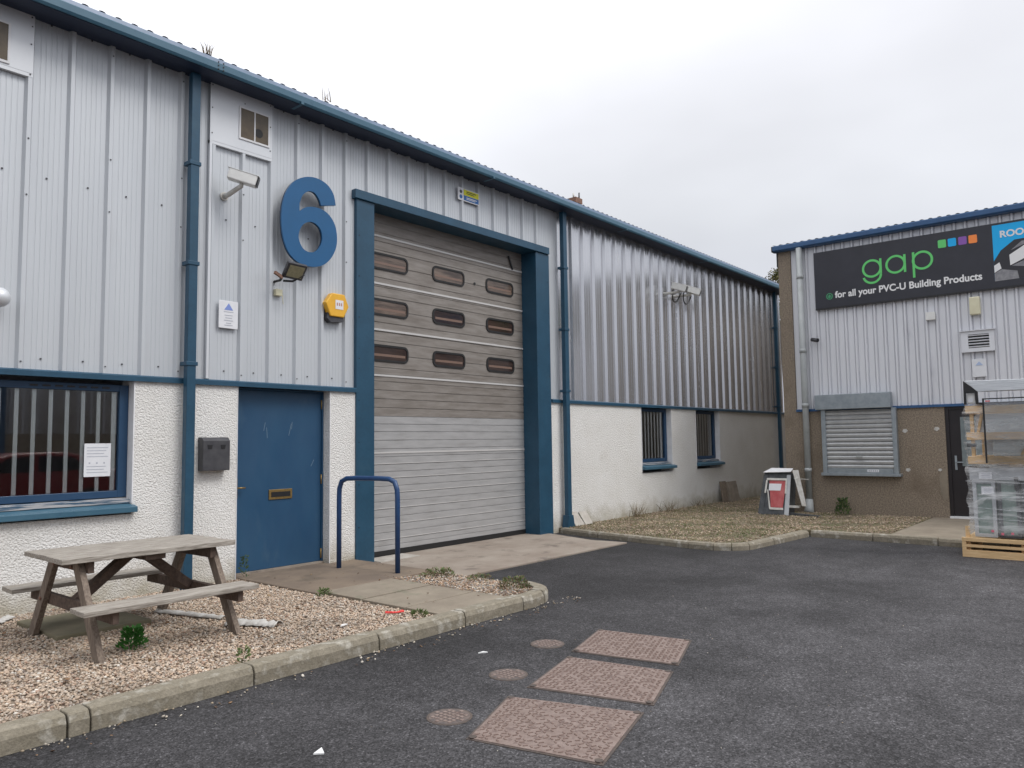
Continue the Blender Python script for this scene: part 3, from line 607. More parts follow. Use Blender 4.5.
def rrect(cx,cz,w_,h_,r,n=6):
    P=[]
    for sx_,sz,a0 in ((1,1,0),(-1,1,PI/2),(-1,-1,PI),(1,-1,1.5*PI)):
        for i in range(n+1):
            a=a0+PI/2*i/n; P.append((cx+sx_*(w_/2-r)+r*math.cos(a),cz+sz*(h_/2-r)+r*math.sin(a)))
    return P
dot=MB(); dot.tube([(9.13,YR-.004,4.21),(9.13,YR-.012,4.21)],.022,12).obox((9.99,YR-.02,4.83),(10.10,YR-.02,4.60),.03,.012,up=(0,1,0)); dot.build('door_fitting',M['black'],rdo)
for ri,zc in enumerate((4.235,3.565,2.90)):
    for ci,(x0,x1) in enumerate(((6.93,7.66),(8.165,8.885),(9.405,10.12))):
        cx=(x0+x1)/2; wd=x1-x0; tan=(ri==0) or (ri==1 and ci==0)
        fr=curve_shape('window_gasket',[rrect(cx,zc,wd,.245,.085),rrect(cx,zc,wd-.06,.185,.06)],M['rubber'],rdo,MA(0,YR-.008,0),extrude=.007)
        pn=curve_shape('pane',[rrect(cx,zc,wd-.055,.19,.06)],M['pane_tan'] if tan else M['pane_dark'],rdo,MA(0,YR-.003,0),extrude=.002)
        MB().box(x0+.06,x1-.06,YR-.0065,YR-.0052,zc-.045,zc-.01).build('pane_band',M['pane_band'] if not tan else M['rollerline'] if False else M['pane_band'],pn)
# windows with bars
def window(x0,x1,zs,zt,bars,barw,mbar,sillover,tall):
    yf=8.215
    wn=MB(); fw=.075
    wn.box(x0+.002,x0+fw,yf,yf+.07,zs,zt).box(x1-fw-.02,x1-.004,yf,yf+.07,zs,zt).box(x0+fw,x1-fw-.02,yf,yf+.07,zt-.07,zt).box(x0+fw,x1-fw-.02,yf,yf+.07,zs,zs+.07)
    wo=wn.build('window',M['winblue'],A,bevel=.004)
    MB().add([(x0+fw-.004,yf+.03,zs+.065),(x1-fw-.016,yf+.03,zs+.065),(x1-fw-.016,yf+.03,zt-.065),(x0+fw-.004,yf+.03,zt-.065)],[(0,1,2,3)]).build('pane',M['glass'],wo)
    bb=MB()
    for x in bars: bb.box(x-barw/2,x+barw/2,yf+.045,yf+.058,zs+.072,zt-.072)
    bb.build('security_bars',mbar,wo)
    MB().prism([(yf+.06,zs-.001),(8.135,zs-.02),(8.135,zs-.06),(yf+.06,zs-.06)],'x',x0+.002,x1-.002).build('sub_sill',M['flaky'],wo)
    MB().prism([(8.16,zs-.062),(8.02,zs-.095),(8.02,zs-.15),(8.16,zs-.15)],'x',x0-.0,x1+sillover).build('sill',M['gutterblue'],wo,bevel=.004)
    box('reveal',M['smooth_white'],wo,x1-.003,x1+.010,8.095,8.37,zs-.06,2.288); box('reveal',M['smooth_white'],wo,x0-.010,x0+.003,8.095,8.37,zs-.06,2.288)
    return wo
bars=[3.425-.148*k for k in range(1,18) if 3.43-.148*k>.75]
W1=window(.62,3.56,1.09,2.25,bars,.036,M['bar'],.03,True)
mb=MB(); mb.box(3.405,3.45,8.262,8.275,1.165,2.175); mb.build('end_bar',M['bar'],W1)
mb=MB(); 
for i in range(7): mb.box(2.63+i*.11,2.70+i*.11,8.209,8.2145,2.205,2.222)
mb.build('trickle_vent',M['black'],W1)
window(13.87,15.16,1.14,2.28,[14.03+.135*k for k in range(8)],.045,M['barg'],.08,False)
window(16.345,17.6,1.14,2.28,[16.5+.135*k for k in range(8)],.045,M['barg'],.10,False)
# window paper
pp=thing('paper_notice','white paper notice taped inside the large barred window','notice',(3.268,8.24,1.31))
box('sheet',M['paper'],pp,3.14,3.395,8.229,8.2305,1.31,1.645)
mb=MB()
for i,z in enumerate((1.60,1.57,1.54,1.51,1.41,1.38,1.35)): mb.box(3.165,3.37-.02*(i%3),8.2275,8.2285,z,z+.006)
for i in range(3): mb.box(3.185+i*.07,3.20+i*.07,8.2275,8.2285,1.44,1.455)
mb.build('print',M['ink'],pp)
# ------------------------------------------------------------------ things on building A
six_o=[(6.003,4.698),(5.966,4.841),(5.864,4.944),(5.703,4.985),(5.533,4.955),(5.377,4.861),(5.267,4.71),(5.209,4.521),(5.198,4.316),(5.227,4.121),(5.302,3.954),(5.433,3.855),(5.604,3.827),(5.785,3.866),(5.92,3.974),(6.006,4.127),(6.026,4.281),(5.989,4.445),(5.881,4.563),(5.731,4.604),(5.569,4.580),(5.455,4.500)]
six_i=[(5.454,4.599),(5.501,4.714),(5.587,4.785),(5.675,4.786),(5.745,4.718),(5.775,4.645)]
hole=[(5.609,4.398),(5.504,4.335),(5.448,4.218),(5.459,4.114),(5.526,4.028),(5.632,4.012),(5.734,4.070),(5.793,4.195),(5.777,4.315),(5.707,4.385)]
six=thing('house_number','large blue number 6 standing off the grey cladding','number',(5.6,7.95,3.83))
curve_shape('numeral',[cat_rom(six_o,False,5)+cat_rom(six_i,False,5),cat_rom(hole,True,5)],M['bluesix'],six,MA(0,7.965,0),extrude=.012)
curve_shape('numeral_edge',[cat_rom(six_o,False,5)+cat_rom(six_i,False,5),cat_rom(hole,True,5)],M['darksix'],six,MA(0,7.985,0),extrude=.007)
mb=MB()
for x,z in ((5.32,4.2),(5.9,4.2),(5.4,4.75),(5.62,3.92)): mb.tube([(x,7.99,z),(x,8.125,z)],.01,8)
mb.build('spacer',M['boxgrey'],six)
def cctv(loc,end,plate,label,group=None,bw=.085,bh=.085,cable=False):
    a=Vector(loc);b=Vector(end);d=(b-a).normalized()
    t=thing('security_camera',label,'camera',plate,group)
    bo=MB().obox(a,b,bw,bh).build('body',M['white_plastic'],t,bevel=.012)
    MB().obox(a+Vector((0,0,bh/2+.004)),b+d*.03+Vector((0,0,bh/2+.004)),bw+.008,.007).build('sunshield',M['white_plastic'],t,bevel=.004)
    MB().obox(b+d*.001,b+d*.012,bw*.86,bh*.86).build('lens',M['lens'],t,bevel=.004)
    m1=(a*.55+b*.45)-Vector((0,0,bh/2)); p=Vector(plate)
    MB().tube([m1,m1-Vector((0,0,.035)),p+Vector((0,-.09,0)),p+Vector((0,-.02,0))],[.022,.026,.030,.032],10).build('bracket',M['dirty_white'],t)
    MB().tube([p+Vector((0,-.022,0)),p],.05,16).build('wall_plate',M['dirty_white'],t)
    if cable: MB().tube(cat_rom([tuple(a+Vector((.06,0,-.05))),tuple(a+Vector((.0,.0,-.16))),tuple(a+Vector((.05,.02,-.30))),tuple(a+Vector((.22,.05,-.33))),tuple(a+Vector((.36,.05,-.24))),tuple(a+Vector((.34,-.02,-.13)))],False,5),.013,8).build('cable',M['black'],t)
    return t
cctv((4.47,7.90,4.70),(4.71,7.70,4.61),(4.54,8.128,4.50),'white security camera above the white notice, left of the big blue six',bw=.12,bh=.12)
cctv((15.02,7.90,4.99),(15.10,7.60,4.88),(14.95,8.125,4.82),'left one of the pair of white security cameras on the ribbed cladding','paired security cameras',bw=.16,bh=.14,cable=True)
cctv((15.42,7.84,4.99),(15.56,7.50,4.85),(15.40,8.125,4.82),'right one of the pair of white security cameras on the ribbed cladding','paired security cameras',bw=.16,bh=.14,cable=True)
t=thing('dome_camera','white dome camera on the cladding at the left edge','camera',(2.27,8.02,2.98))
import bmesh
def sphere(name,m,parent,c,r,sc=(1,1,1)):
    bm=bmesh.new(); bmesh.ops.create_uvsphere(bm,u_segments=24,v_segments=14,radius=r)
    L0=WL[parent.name] if parent else Vector((0,0,0))
    for v in bm.verts: v.co=Vector((v.co.x*sc[0],v.co.y*sc[1],v.co.z*sc[2]))+Vector(c)-L0
    me=bpy.data.meshes.new(name); bm.to_mesh(me); bm.free(); me.materials.append(m)
    me.polygons.foreach_set('use_smooth',[True]*len(me.polygons)); o=bpy.data.objects.new(name,me); COL.objects.link(o); o.parent=parent; WL[o.name]=L0; return o
sphere('dome',M['flat_clad'],t,(2.28,7.97,2.98),.09); MB().tube([(2.28,8.05,2.98),(2.28,7.99,2.98)],.085,20).build('base',M['white_plastic'],t)
# floodlight
t=thing('floodlight','black rectangular floodlight below the big blue six','floodlight',(5.24,8.05,3.60))
def quadbox(c,ux,uz,w_,h_,th):
    c=Vector(c);ux=Vector(ux).normalized();uz=Vector(uz).normalized();n_=ux.cross(uz)
    vs=[c+ux*w_/2*i+uz*h_/2*j_+n_*th*k for k in (0,1) for i,j_ in ((-1,-1),(1,-1),(1,1),(-1,1))]
    return vs,[(3,2,1,0),(4,5,6,7),(0,1,5,4),(1,2,6,5),(2,3,7,6),(3,0,4,7)]
ux=Vector((1,.0,-.03)); uz=Vector((0,-.62,.79)); nn=ux.normalized().cross(uz.normalized())
c=Vector((5.34,7.86,3.70))
MB().add(*quadbox(c-nn*.05,ux,uz,.27,.21,.05)).build('housing',M['boxgrey'],t,bevel=.008)
MB().add(*quadbox(c+nn*.001,ux,uz,.21,.15,.004)).build('lamp_glass',M['lampglass'],t)
MB().tube([(5.21,7.87,3.70),(5.20,7.93,3.63),(5.22,8.0,3.60),(5.22,8.128,3.60)],.016,8).tube([(5.47,7.87,3.69),(5.36,7.95,3.60),(5.26,8.0,3.60)],.014,8).build('bracket',M['black'],t)
MB().obox((5.20,7.93,3.62),(5.08,7.90,3.66),.03,.035).build('sensor',M['redbrick'],t)
o=MB().box(5.21,5.30,8.07,8.128,3.425,3.505).tube([(5.27,8.02,3.425),(5.275,8.03,3.38),(5.29,8.04,3.32)],.005,6).build('junction_box',M['cream_plastic'],bevel=.006,loc=(5.26,8.05,3.46)); tag(o,'small cream junction box under the floodlight with a loose wire','box')
# alarm
t=thing('alarm_box','yellow six-sided alarm box beside the roller door surround','alarm',(6.13,8.1350,3.4))
hx=[(5.955,3.42),(6.03,3.56),(6.235,3.56),(6.315,3.43),(6.245,3.265),(6.04,3.265)]
hx=[(5.95,3.44),(6.05,3.575),(6.25,3.575),(6.32,3.42),(6.24,3.27),(6.03,3.27)]
hx=[(x-.05,z-.015) for x,z in hx]
MB().prism(hx,'y',8.0150,8.1050).build('cover',M['yellow'],t,bevel=.012)
MB().prism([(5.94,3.23),(5.97,3.36),(6.21,3.36),(6.20,3.20),(6.0,3.18)],'y',8.0400,8.1350).build('base',M['boxgrey'],t)
box('sticker',M['paper'],t,6.05,6.175,8.0115,8.0145,3.355,3.475)
mb=MB()
for i in range(3): mb.box(6.07+i*.033,6.088+i*.033,8.0095,8.0110,3.40,3.44)
mb.build('print',mat('faint_red_print',(.5,.25,.2),rough=.6),t)
# notices
t=thing('wall_notice','white notice with small pale blue triangle beside the first downpipe','notice',(4.6,8.0780,2.95))
box('board',M['paper'],t,4.478,4.718,8.0860,8.0920,2.952,3.272,bevel=.004)
MB().prism([(4.545,3.165),(4.655,3.165),(4.60,3.245)],'y',8.0835,8.0855).build('triangle',M['palebluetri'],t)
mb=MB()
for z,a in ((3.14,.12),(3.10,.10),(3.07,.08),(3.04,.11),(3.01,.06),(2.985,.10)): mb.box(4.60-a/2,4.60+a/2,8.0835,8.0855,z,z+.007)
mb.build('print',M['ink'],t)
t=thing('safety_sign','small yellow, blue and white safety sign above the roller door','sign',(8.67,8.0780,5.4))
box('board',M['paper'],t,8.43,8.92,8.0830,8.0910,5.40,5.60)
box('yellow_field',M['lemon'],t,8.56,8.905,8.0800,8.0825,5.495,5.585); box('blue_field',M['notblue'],t,8.56,8.905,8.0800,8.0825,5.415,5.490)
mb=MB(); mb.box(8.62,8.84,8.0775,8.0795,5.55,5.562).box(8.62,8.80,8.0775,8.0795,5.525,5.535); mb.build('print',M['black'],t)
mb=MB(); mb.box(8.62,8.86,8.0775,8.0795,5.455,5.466).box(8.62,8.82,8.0775,8.0795,5.435,5.444); mb.build('print',M['signwhite'],t)
mb=MB(); mb.tube([(8.495,8.0820,5.535),(8.495,8.0790,5.535)],.028,14,mi=0).tube([(8.495,8.0820,5.455),(8.495,8.0790,5.455)],.032,14,mi=1); mb.build('symbol',[M['boxgrey'],M['notblue']],t)
# cigarette bin
t=thing('ashtray_box','dark grey wall ashtray box between downpipe and blue door','ashtray',(4.43,8.1,1.34))
MB().prism([(8.10,1.33),(7.985,1.33),(7.985,1.665),(8.03,1.70),(8.10,1.70)],'x',4.265,4.585).build('case',M['boxgrey'],t,bevel=.006)
mb=MB()
for x in (4.345,4.50): mb.prism([(x-.03,1.615),(x+.03,1.615),(x+.022,1.57),(x-.022,1.57)],'y',7.981,7.9845)
mb.build('slot',M['black'],t)
# blue hoop barrier
hp=MB(); pts=[(7.70,.09),(7.70,.95),(7.695,1.06),(7.66,1.15),(7.58,1.185),(7.45,1.19),(7.10,1.19),(6.94,1.185),(6.86,1.15),(6.825,1.06),(6.82,.95),(6.82,.09)]
pts=[(5.88+(7.70-y)*.19,y,z) for y,z in pts]
o=hp.tube(pts,.030,16).build('hoop_barrier',M['bluehoop'],loc=(5.97,7.25,.1)); tag(o,'blue tubular hoop barrier set in the paving beside the roller door','barrier')
# leaning slabs by the wall
def lean(name,x0,x1,yb,yt,h,th,m,label,cat,group=None,skew=0,z0=.085):
    a=Vector((x0,yb,z0));b=Vector((x1,yb,z0)); d=Vector((skew,yt-yb,h)); n_=Vector((0,-h,yt-yb)).normalized()*th
    vs=[a,b,b+d,a+d,a+n_,b+n_,b+d+n_,a+d+n_]
    o=MB().add(vs,[(0,3,2,1),(4,5,6,7),(0,1,5,4),(1,2,6,5),(2,3,7,6),(3,0,4,7)]).build(name,m,loc=((x0+x1)/2,yb,z0),bevel=.006); recalc(o); return tag(o,label,cat,group)
lean('paving_slab',17.28,17.56,7.92,8.05,.56,.04,M['oldwood'],'left narrower brown slab leaning on white wall by the corner','slab','slabs leaning by the corner',skew=.10,z0=.02)
lean('paving_slab',17.62,18.15,7.90,8.03,.54,.05,M['oldwood2'],'right wider grey slab leaning on white wall by the corner','slab','slabs leaning by the corner',skew=.05,z0=.02)
lean('stone_offcut',11.22,11.50,7.95,8.08,.24,.03,M['concrete_pale'],'pale stone offcut next to the foot of the second downpipe','stone','stone offcuts',skew=-.08)
lean('stone_offcut',11.52,11.76,7.95,8.08,.22,.03,M['concrete_pale'],'pale stone offcut slightly right of its neighbour against the wall','stone','stone offcuts',skew=-.03)
# ------------------------------------------------------------------ picnic table
T=thing('picnic_table','weathered grey wooden picnic table with fixed benches on the gravel','picnic table',(2.87,6.45,.085))
x0,x1=2.185,3.53
mb=MB()
ys=[6.04,6.20,6.36,6.525,6.69,6.855]
for a,b in zip(ys[:-1],ys[1:]): mb.box(x0+random.uniform(-.008,.008),x1+random.uniform(-.008,.008),a+.007,b-.007,.762+random.uniform(-.001,.001),.80+random.uniform(-.002,.002))
mb.build('tabletop',M['wood'],T,bevel=.004)
for ya,yb in ((5.62,5.88),(7.02,7.28)):
    mb=MB(); mb.box(2.17,3.50,ya,(ya+yb)/2-.003,.448,.484).box(2.178,3.495,(ya+yb)/2+.003,yb,.448,.483); mb.build('bench',M['wood'],T,bevel=.004)
for xe,s_ in ((2.40,-1),(3.36,1)):
    for sg in (-1,1):
        # leg from table underside to ground
        yt_=6.45+sg*.21; yb_=6.45+sg*.66
        a=Vector((xe+s_*.045,yt_,.762)); b=Vector((xe+s_*.045,yb_,.06))
        mb=MB(); mb.obox(a,b,.045,.095,up=(0,1,0)); mb.build('leg',M['wood_leg'],T,bevel=.003)
    mb=MB(); mb.box(xe-.022,xe+.022,6.10,6.80,.67,.761); mb.build('top_bearer',M['wood_dark'],T,bevel=.003)
    mb=MB(); mb.box(xe-.022,xe+.022,5.66,7.24,.36,.447); mb.build('bench_bearer',M['wood_dark'],T,bevel=.003)
mb=MB(); mb.obox((2.43,6.45,.42),(2.83,6.45,.74),.09,.07,up=(0,0,1)); mb.build('brace',M['wood_dark'],T,bevel=.003)
mb=MB(); mb.obox((3.33,6.45,.42),(2.93,6.45,.74),.09,.07,up=(0,0,1)); mb.build('brace',M['wood_dark'],T,bevel=.003)
for xe,s_ in ((2.40,-1),(3.36,1)):
    mb=MB()
    for y,z in ((6.28,.71),(6.62,.71),(6.02,.41),(6.88,.41)): MB().tube([(xe+s_*.066,y,z),(xe+s_*.080,y,z)],.013,8).build('bolt_head',M['redbrick'],T)
mb=MB(); mb.box(2.80,2.96,6.10,6.80,.715,.761); mb.build('middle_batten',M['wood_dark'],T,bevel=.003)
o=MB().box(2.40,3.15,6.72,7.62,.05,.118).build('paving_slab',mat('mossy_slab',(.19,.165,.11),(.13,.12,.075),scale=4,rough=.9,bump=.3),bevel=.01,loc=(2.8,7.1,.085)); tag(o,'flat mossy paving slab in the gravel under the picnic table','slab')
def rag(name,path,wd,label,cat,m,seed,z=.10,hh=.03):
    rnd=random.Random(seed); P=cat_rom(path,False,8); mb=MB(); vs=[];nv=5
    for i,p in enumerate(P):
        q=P[min(i+1,len(P)-1)];r0=P[max(i-1,0)]; d=Vector((q[0]-r0[0],q[1]-r0[1])).normalized(); nrm=Vector((-d.y,d.x)); w_=wd*rnd.uniform(.7,1.2)
        for j in range(nv):
            t_=(j/(nv-1)-.5)*2; vs.append((p[0]+nrm.x*w_*t_/2,p[1]+nrm.y*w_*t_/2,z+hh*(1-t_*t_)*rnd.uniform(.3,1.0)))
    mb.add(vs,[(i*nv+j,i*nv+j+1,(i+1)*nv+j+1,(i+1)*nv+j) for i in range(len(P)-1) for j in range(nv-1)],0,True)
    o=mb.build(name,m,loc=(path[0][0],path[0][1],z)); sd_=o.modifiers.new('thick','SOLIDIFY'); sd_.thickness=.004; return tag(o,label,cat)
rag('timber_strip',[(3.36,7.08),(3.47,6.7),(3.58,6.3)],.07,'long pale grey strip lying in the gravel behind the table leg','strip',M['rag'],3)
rag('plastic_sheet',[(3.50,6.10),(3.60,5.95),(3.68,5.80),(3.72,5.68)],.13,'crumpled dirty white plastic sheet on gravel right of the table','plastic sheet',M['rag'],4,hh=.045)
rag('plastic_scrap',[(2.27,7.72),(2.34,7.82),(2.44,7.92)],.10,'dirty white scrap by the wall at the left edge','scrap',M['rag'],5)
rag('red_tape',[(4.56,5.31),(4.62,5.25),(4.70,5.22)],.018,'short strip of red tape on the gravel near the flagstones','tape',M['redplastic'],6,hh=.02)
def scrap(x,y,z,l,w_,a,m,label,group=None,name='litter'):
    v=Vector((math.cos(a),math.sin(a))); u=Vector((-v.y,v.x)); 
    P=[(x-v.x*l/2-u.x*w_/2,y-v.y*l/2-u.y*w_/2),(x+v.x*l/2-u.x*w_/2,y+v.y*l/2-u.y*w_/2),(x+v.x*l*.1+u.x*w_/2,y+v.y*l*.1+u.y*w_/2)]
    o=MB().prism(P,'z',z,z+.008).build(name,m,loc=(x,y,z)); return tag(o,label,'litter',group)
scrap(4.41,4.01,.002,.075,.025,-.6,M['signwhite'],'white scrap of card on the asphalt before the round covers','white scraps on the asphalt')
scrap(2.50,3.43,.002,.055,.075,-.75,M['signwhite'],'white crumpled scrap on the asphalt at bottom left of the covers','white scraps on the asphalt')
scrap(4.05,5.25,.10,.09,.03,.2,M['signwhite'],'white scrap on the gravel behind the long kerb')
# dead leaves and twigs
def flakes(name,poly,n,smin,smax,z,label,dens=None): return pebbles(name,poly,n,smin,smax,z,[(.16,.09,.05),(.22,.13,.07),(.10,.06,.04),(.28,.19,.10)],label,'leaves',dens=dens,flat=.12)
flakes('dead_leaves',[(1.0,4.9),(4.7,4.9),(4.7,8.0),(1.0,8.0)],130,.02,.05,.10,'brown dead leaves scattered over the pea gravel')
flakes('kerb_leaves',[(1.2,4.5),(6.4,4.45),(6.6,4.7),(1.2,4.69)],60,.012,.035,.006,'bits of dead leaf lying along the kerb foot')
flakes('wall_leaves',[(10.7,4.6),(13,4.5),(13,3.3),(15.9,3.3),(15.9,5.8),(18,5.9),(18,8),(10.9,8)],420,.02,.05,.10,'dead leaves over the island gravel')
flakes('path_leaves',[(4.9,4.9),(6.4,5.2),(6.4,8.0),(4.9,8.0)],60,.010,.03,.107,'bits of dead leaf on the paving by the blue door')
# tiny stones along the kerb foot (uncountable)
pebbles('loose_stones',[(1.2,4.45),(6.4,4.40),(6.6,4.7),(1.2,4.69)],130,.008,.026,.005,[(.6,.55,.48),(.45,.40,.33),(.35,.28,.2)],'loose stones at the foot of the long kerb','stones',dens=lambda X,Y:RNG.random(len(X))<np.clip((Y-4.42)/.28,0,1)**2)
pebbles('loose_grit',[(2,1),(14,1),(14,4.4),(2,4.4)],150,.004,.010,.003,[(.5,.46,.4),(.4,.33,.25)],'specks of grit scattered over the asphalt','stones')
# ------------------------------------------------------------------ covers in the asphalt
def cover(q,label,nx,ny):
    t=thing('manhole_cover',label,'manhole cover',(sum(p[0] for p in q)/4,sum(p[1] for p in q)/4,0),'rectangular covers in the asphalt')
    q=[Vector(p) for p in q]; 
    def at(u,v): 
        return q[0]*(1-u)*(1-v)+q[1]*u*(1-v)+q[2]*u*v+q[3]*(1-u)*v
    P=[at(a,b) for a,b in ((0,0),(1,0),(1,1),(0,1))]; MB().prism([(p.x,p.y) for p in P],'z',-.01,.004).build('frame',M['ironedge'],t)
    e_=.018; P=[at(a,b) for a,b in ((e_,e_),(1-e_,e_),(1-e_,1-e_),(e_,1-e_))]; MB().prism([(p.x,p.y) for p in P],'z',-.005,.009).build('plate',M['iron'],t,bevel=.002)
    mb=MB(); ax=(q[1]-q[0]).normalized(); ay=Vector((-ax.y,ax.x))
    for i in range(nx):
        for j_ in range(ny):
            c=at((i+.5)/nx*.93+.035,(j_+.5)/ny*.93+.035); an=(PI/4 if (i+j_)%2 else -PI/4)
            if random.random()<.22: continue
            d=ax*math.cos(an)+ay*math.sin(an); u_=Vector((-d.y,d.x)); l=.013; w_=.0045
            P=[c-d*l-u_*w_,c+d*l-u_*w_,c+d*l+u_*w_,c-d*l+u_*w_]
            mb.prism([(p.x,p.y) for p in P],'z',.0088,.0125)
    for a,b in ((.04,.04),(.96,.04),(.96,.96),(.04,.96)):
        c=at(a,b)
        lh=MB().tube([(c.x,c.y,.0085),(c.x,c.y,.0128)],.022,14).build('lifting_hole',M['ironedge'],t)
    mb.build('tread_pattern',M['irontread'],t); return t
cover([(3.09,2.94),(3.26,2.17),(4.03,2.385),(3.76,3.21)],'nearest to the camera of the three rusty rectangular covers',22,20)
cover([(3.97,3.225),(4.17,2.40),(4.85,2.63),(4.71,3.43)],'middle one of the three rusty rectangular covers',20,22)
cover([(4.84,3.49),(5.00,2.67),(5.68,2.91),(5.53,3.70)],'farthest of the three rusty rectangular covers from the camera',20,22)
def roundcover(x,y,r,label):
    t=thing('round_cover',label,'manhole cover',(x,y,0),'small round covers in the asphalt')
    MB().tube([(x,y,-.01),(x,y,.004)],r,28).build('rim',M['ironedge'],t); MB().tube([(x,y,-.01),(x,y,.0055)],r*.9,28).build('lid',M['iron2'],t)
    mb=MB(); s_=.034
    for i in range(-4,5):
        for j_ in range(-4,5):
            cx,cy=x+i*s_,y+j_*s_
            if math.hypot(i*s_,j_*s_)<r*.78:
                mb.box(cx-.011,cx+.011,cy-.011,cy+.011,.0054,.008)
    mb.build('tread_pattern',M['iron'],t)
roundcover(3.28,3.25,.135,'round cover beside the nearest rectangular cover')
roundcover(4.11,3.50,.135,'round cover beside the middle rectangular cover')
roundcover(4.91,3.77,.135,'round cover beside the farthest rectangular cover')
# ------------------------------------------------------------------ building B
XB=16.0
B=thing('brown_trade_unit','brown roughcast unit with pale ribbed cladding, roller shutter and blue gutter','building',(16,2,0))
wb=MB(); wb.box(XB,XB+.3,3.72,5.9,0,2.15); wb.box(XB,XB+.3,2.92,3.72,0,2.15); wb.box(XB,XB+.3,-9,1.95,0,2.15); wb.box(XB,XB+.3,5.64,5.9,2.15,5.57); wb.box(XB+.3,30,5.6,5.9,0,5.56)
wb.box(XB+.05,XB+.3,-9,5.64,2.15,5.57)
wb.build('wall',M['brown_render'],B)
box('back_wall',M['interior'],B,29.7,30,-9,5.59,0,5.5); box('end_wall',M['brown_render'],B,XB+.31,30,-9.2,-9,0,5.5)
cl=MB(); cl.sheet([(XB+.03-d,s_) for s_,d in profile(-9,5.635,3.316,.1815,.044,.028,.030,(.033,.1485),.017,.008)],'z',2.195,5.60)
cl.build('cladding',M['cladB'],B)
st=MB(); st.prism([(XB+.04,2.15),(XB-.03,2.145),(XB-.03,2.19),(XB+.04,2.20)],'y',-9,5.64); st.build('flashing_strip',M['blueB'],B)
g=MB(); g.prism([(XB+.02,5.555),(XB-.12,5.56),(XB-.15,5.585),(XB-.15,5.665),(XB-.14,5.68),(XB+.02,5.68)],'y',-9,5.96); g.build('gutter',M['blueB'],B)
box('gutter_end',M['black'],B,XB-.145,XB+.02,5.961,5.985,5.56,5.675); box('corner_trim',M['black'],B,XB-.005,XB+.15,5.902,5.93,5.25,5.555)
rs=MB(); ln=[];y=-9.0
while y<5.9: ln+=[(y,0),(y+.05,0),(y+.08,.018),(y+.10,.022),(y+.125,.018)]; y+=.15
n=len(ln); rs.add([(XB-.10,a,5.685+b) for a,b in ln]+[(23,a,6.9+b) for a,b in ln]+[(30.2,a,5.7+b) for a,b in ln],[(i,i+1,n+i+1,n+i) for i in range(n-1)]+[(n+i,n+i+1,2*n+i+1,2*n+i) for i in range(n-1)])
rs.build('roof',M['signdark'],B)
p=MB().tube([(15.90,5.42,.30),(15.90,5.42,5.56)],.062,18).build('downpipe',M['grey_pipe'],B)
mb=MB()
for z in (4.95,3.4,2.27,.95): MB().tube([(15.90,5.42,z-.04),(15.90,5.42,z+.04)],.072,18).build('pipe_collar',M['grey_pipe'],p)
MB().tube([(15.90,5.42,.36),(15.88,5.42,.18),(15.84,5.42,.085)],[.07,.085,.105],18).build('pipe_shoe',M['grey_pipe'],p)
# roller shutter
sb=MB().box(15.80,15.995,3.79,5.20,2.165,2.465).build('shutter_box',M['galv'],B,bevel=.008)
cu=MB(); P=[];z=.90
while z<2.16:
    P+=[(15.935,z),(15.905,z+.012),(15.90,z+.05),(15.928,z+.082)]; z+=.088
cu.sheet(P,'y',3.80,5.08) if False else None
P3=[(x,z) for x,z in P if z<2.17]
n=len(P3); cu.add([(x,3.80,z) for x,z in P3]+[(x,5.05,z) for x,z in P3],[(i,i+1,n+i+1,n+i) for i in range(n-1)])
cu.build('shutter_curtain',M['slat'],sb)
box('guide_rail',M['galv'],sb,15.88,15.998,3.72,3.80,.90,2.164,bevel=.004); box('guide_rail',M['galv'],sb,15.88,15.998,5.03,5.115,.90,2.164,bevel=.004)
gd=MB(); gd.box(15.86,15.998,3.68,5.15,.845,.90).box(15.885,15.93,3.81,5.02,.901,.99); gd.build('bottom_rail',M['galv'],sb,bevel=.004)
box('handle',M['grey_pipe'],sb,15.875,15.90,4.36,4.48,1.21,1.245); box('sticker',M['paper'],sb,15.8825,15.8845,4.07,4.28,.925,.975)
mb=MB()
for y in (4.09,4.125,4.16,4.20,4.235): mb.box(15.8805,15.882,y,y+.02,.935,.965)
mb.build('print',M['ink'],sb)
# mortar patches
mb=MB()
for y,z,s_ in ((3.60,1.709,.05),(3.06,1.736,.05),(3.58,.969,.045),(3.04,.976,.035)): mb.prism([(y-s_,z),(y-s_*.5,z+s_*.8),(y+s_*.6,z+s_*.7),(y+s_,z-s_*.2),(y,z-s_*.8)],'x',XB-.004,XB-.0005)
mb.build('filler_patch',M['rag'],B)
mb=MB(); mb.prism([(2.935,.45),(2.93,.98),(2.99,1.0),(3.06,.85),(3.05,.55),(3.0,.42)],'x',XB-.004,XB-.0005); mb.build('cement_patch',M['flag'],B)
# door
dd=MB().box(16.06,16.12,1.95,2.92,.10,2.15).build('back_door',M['darkdoor'],B)
fr=MB(); fr.box(16.03,16.06,2.86,2.92,.10,2.15).box(16.03,16.06,1.95,2.01,.10,2.15).box(16.03,16.06,2.01,2.86,2.09,2.15); fr.build('door_frame',M['darkdoor'],dd)
box('door_pane',M['greyglass'],dd,16.045,16.058,2.15,2.68,1.05,1.95); box('threshold',M['smooth_white'],dd,15.96,16.10,1.97,2.915,.10,.135)
mb=MB(); mb.box(16.04,16.058,2.765,2.80,.98,1.24).tube([(16.03,2.78,1.12),(16.0,2.78,1.12),(15.995,2.66,1.12)],.01,8); mb.build('handle',M['galv'],dd)
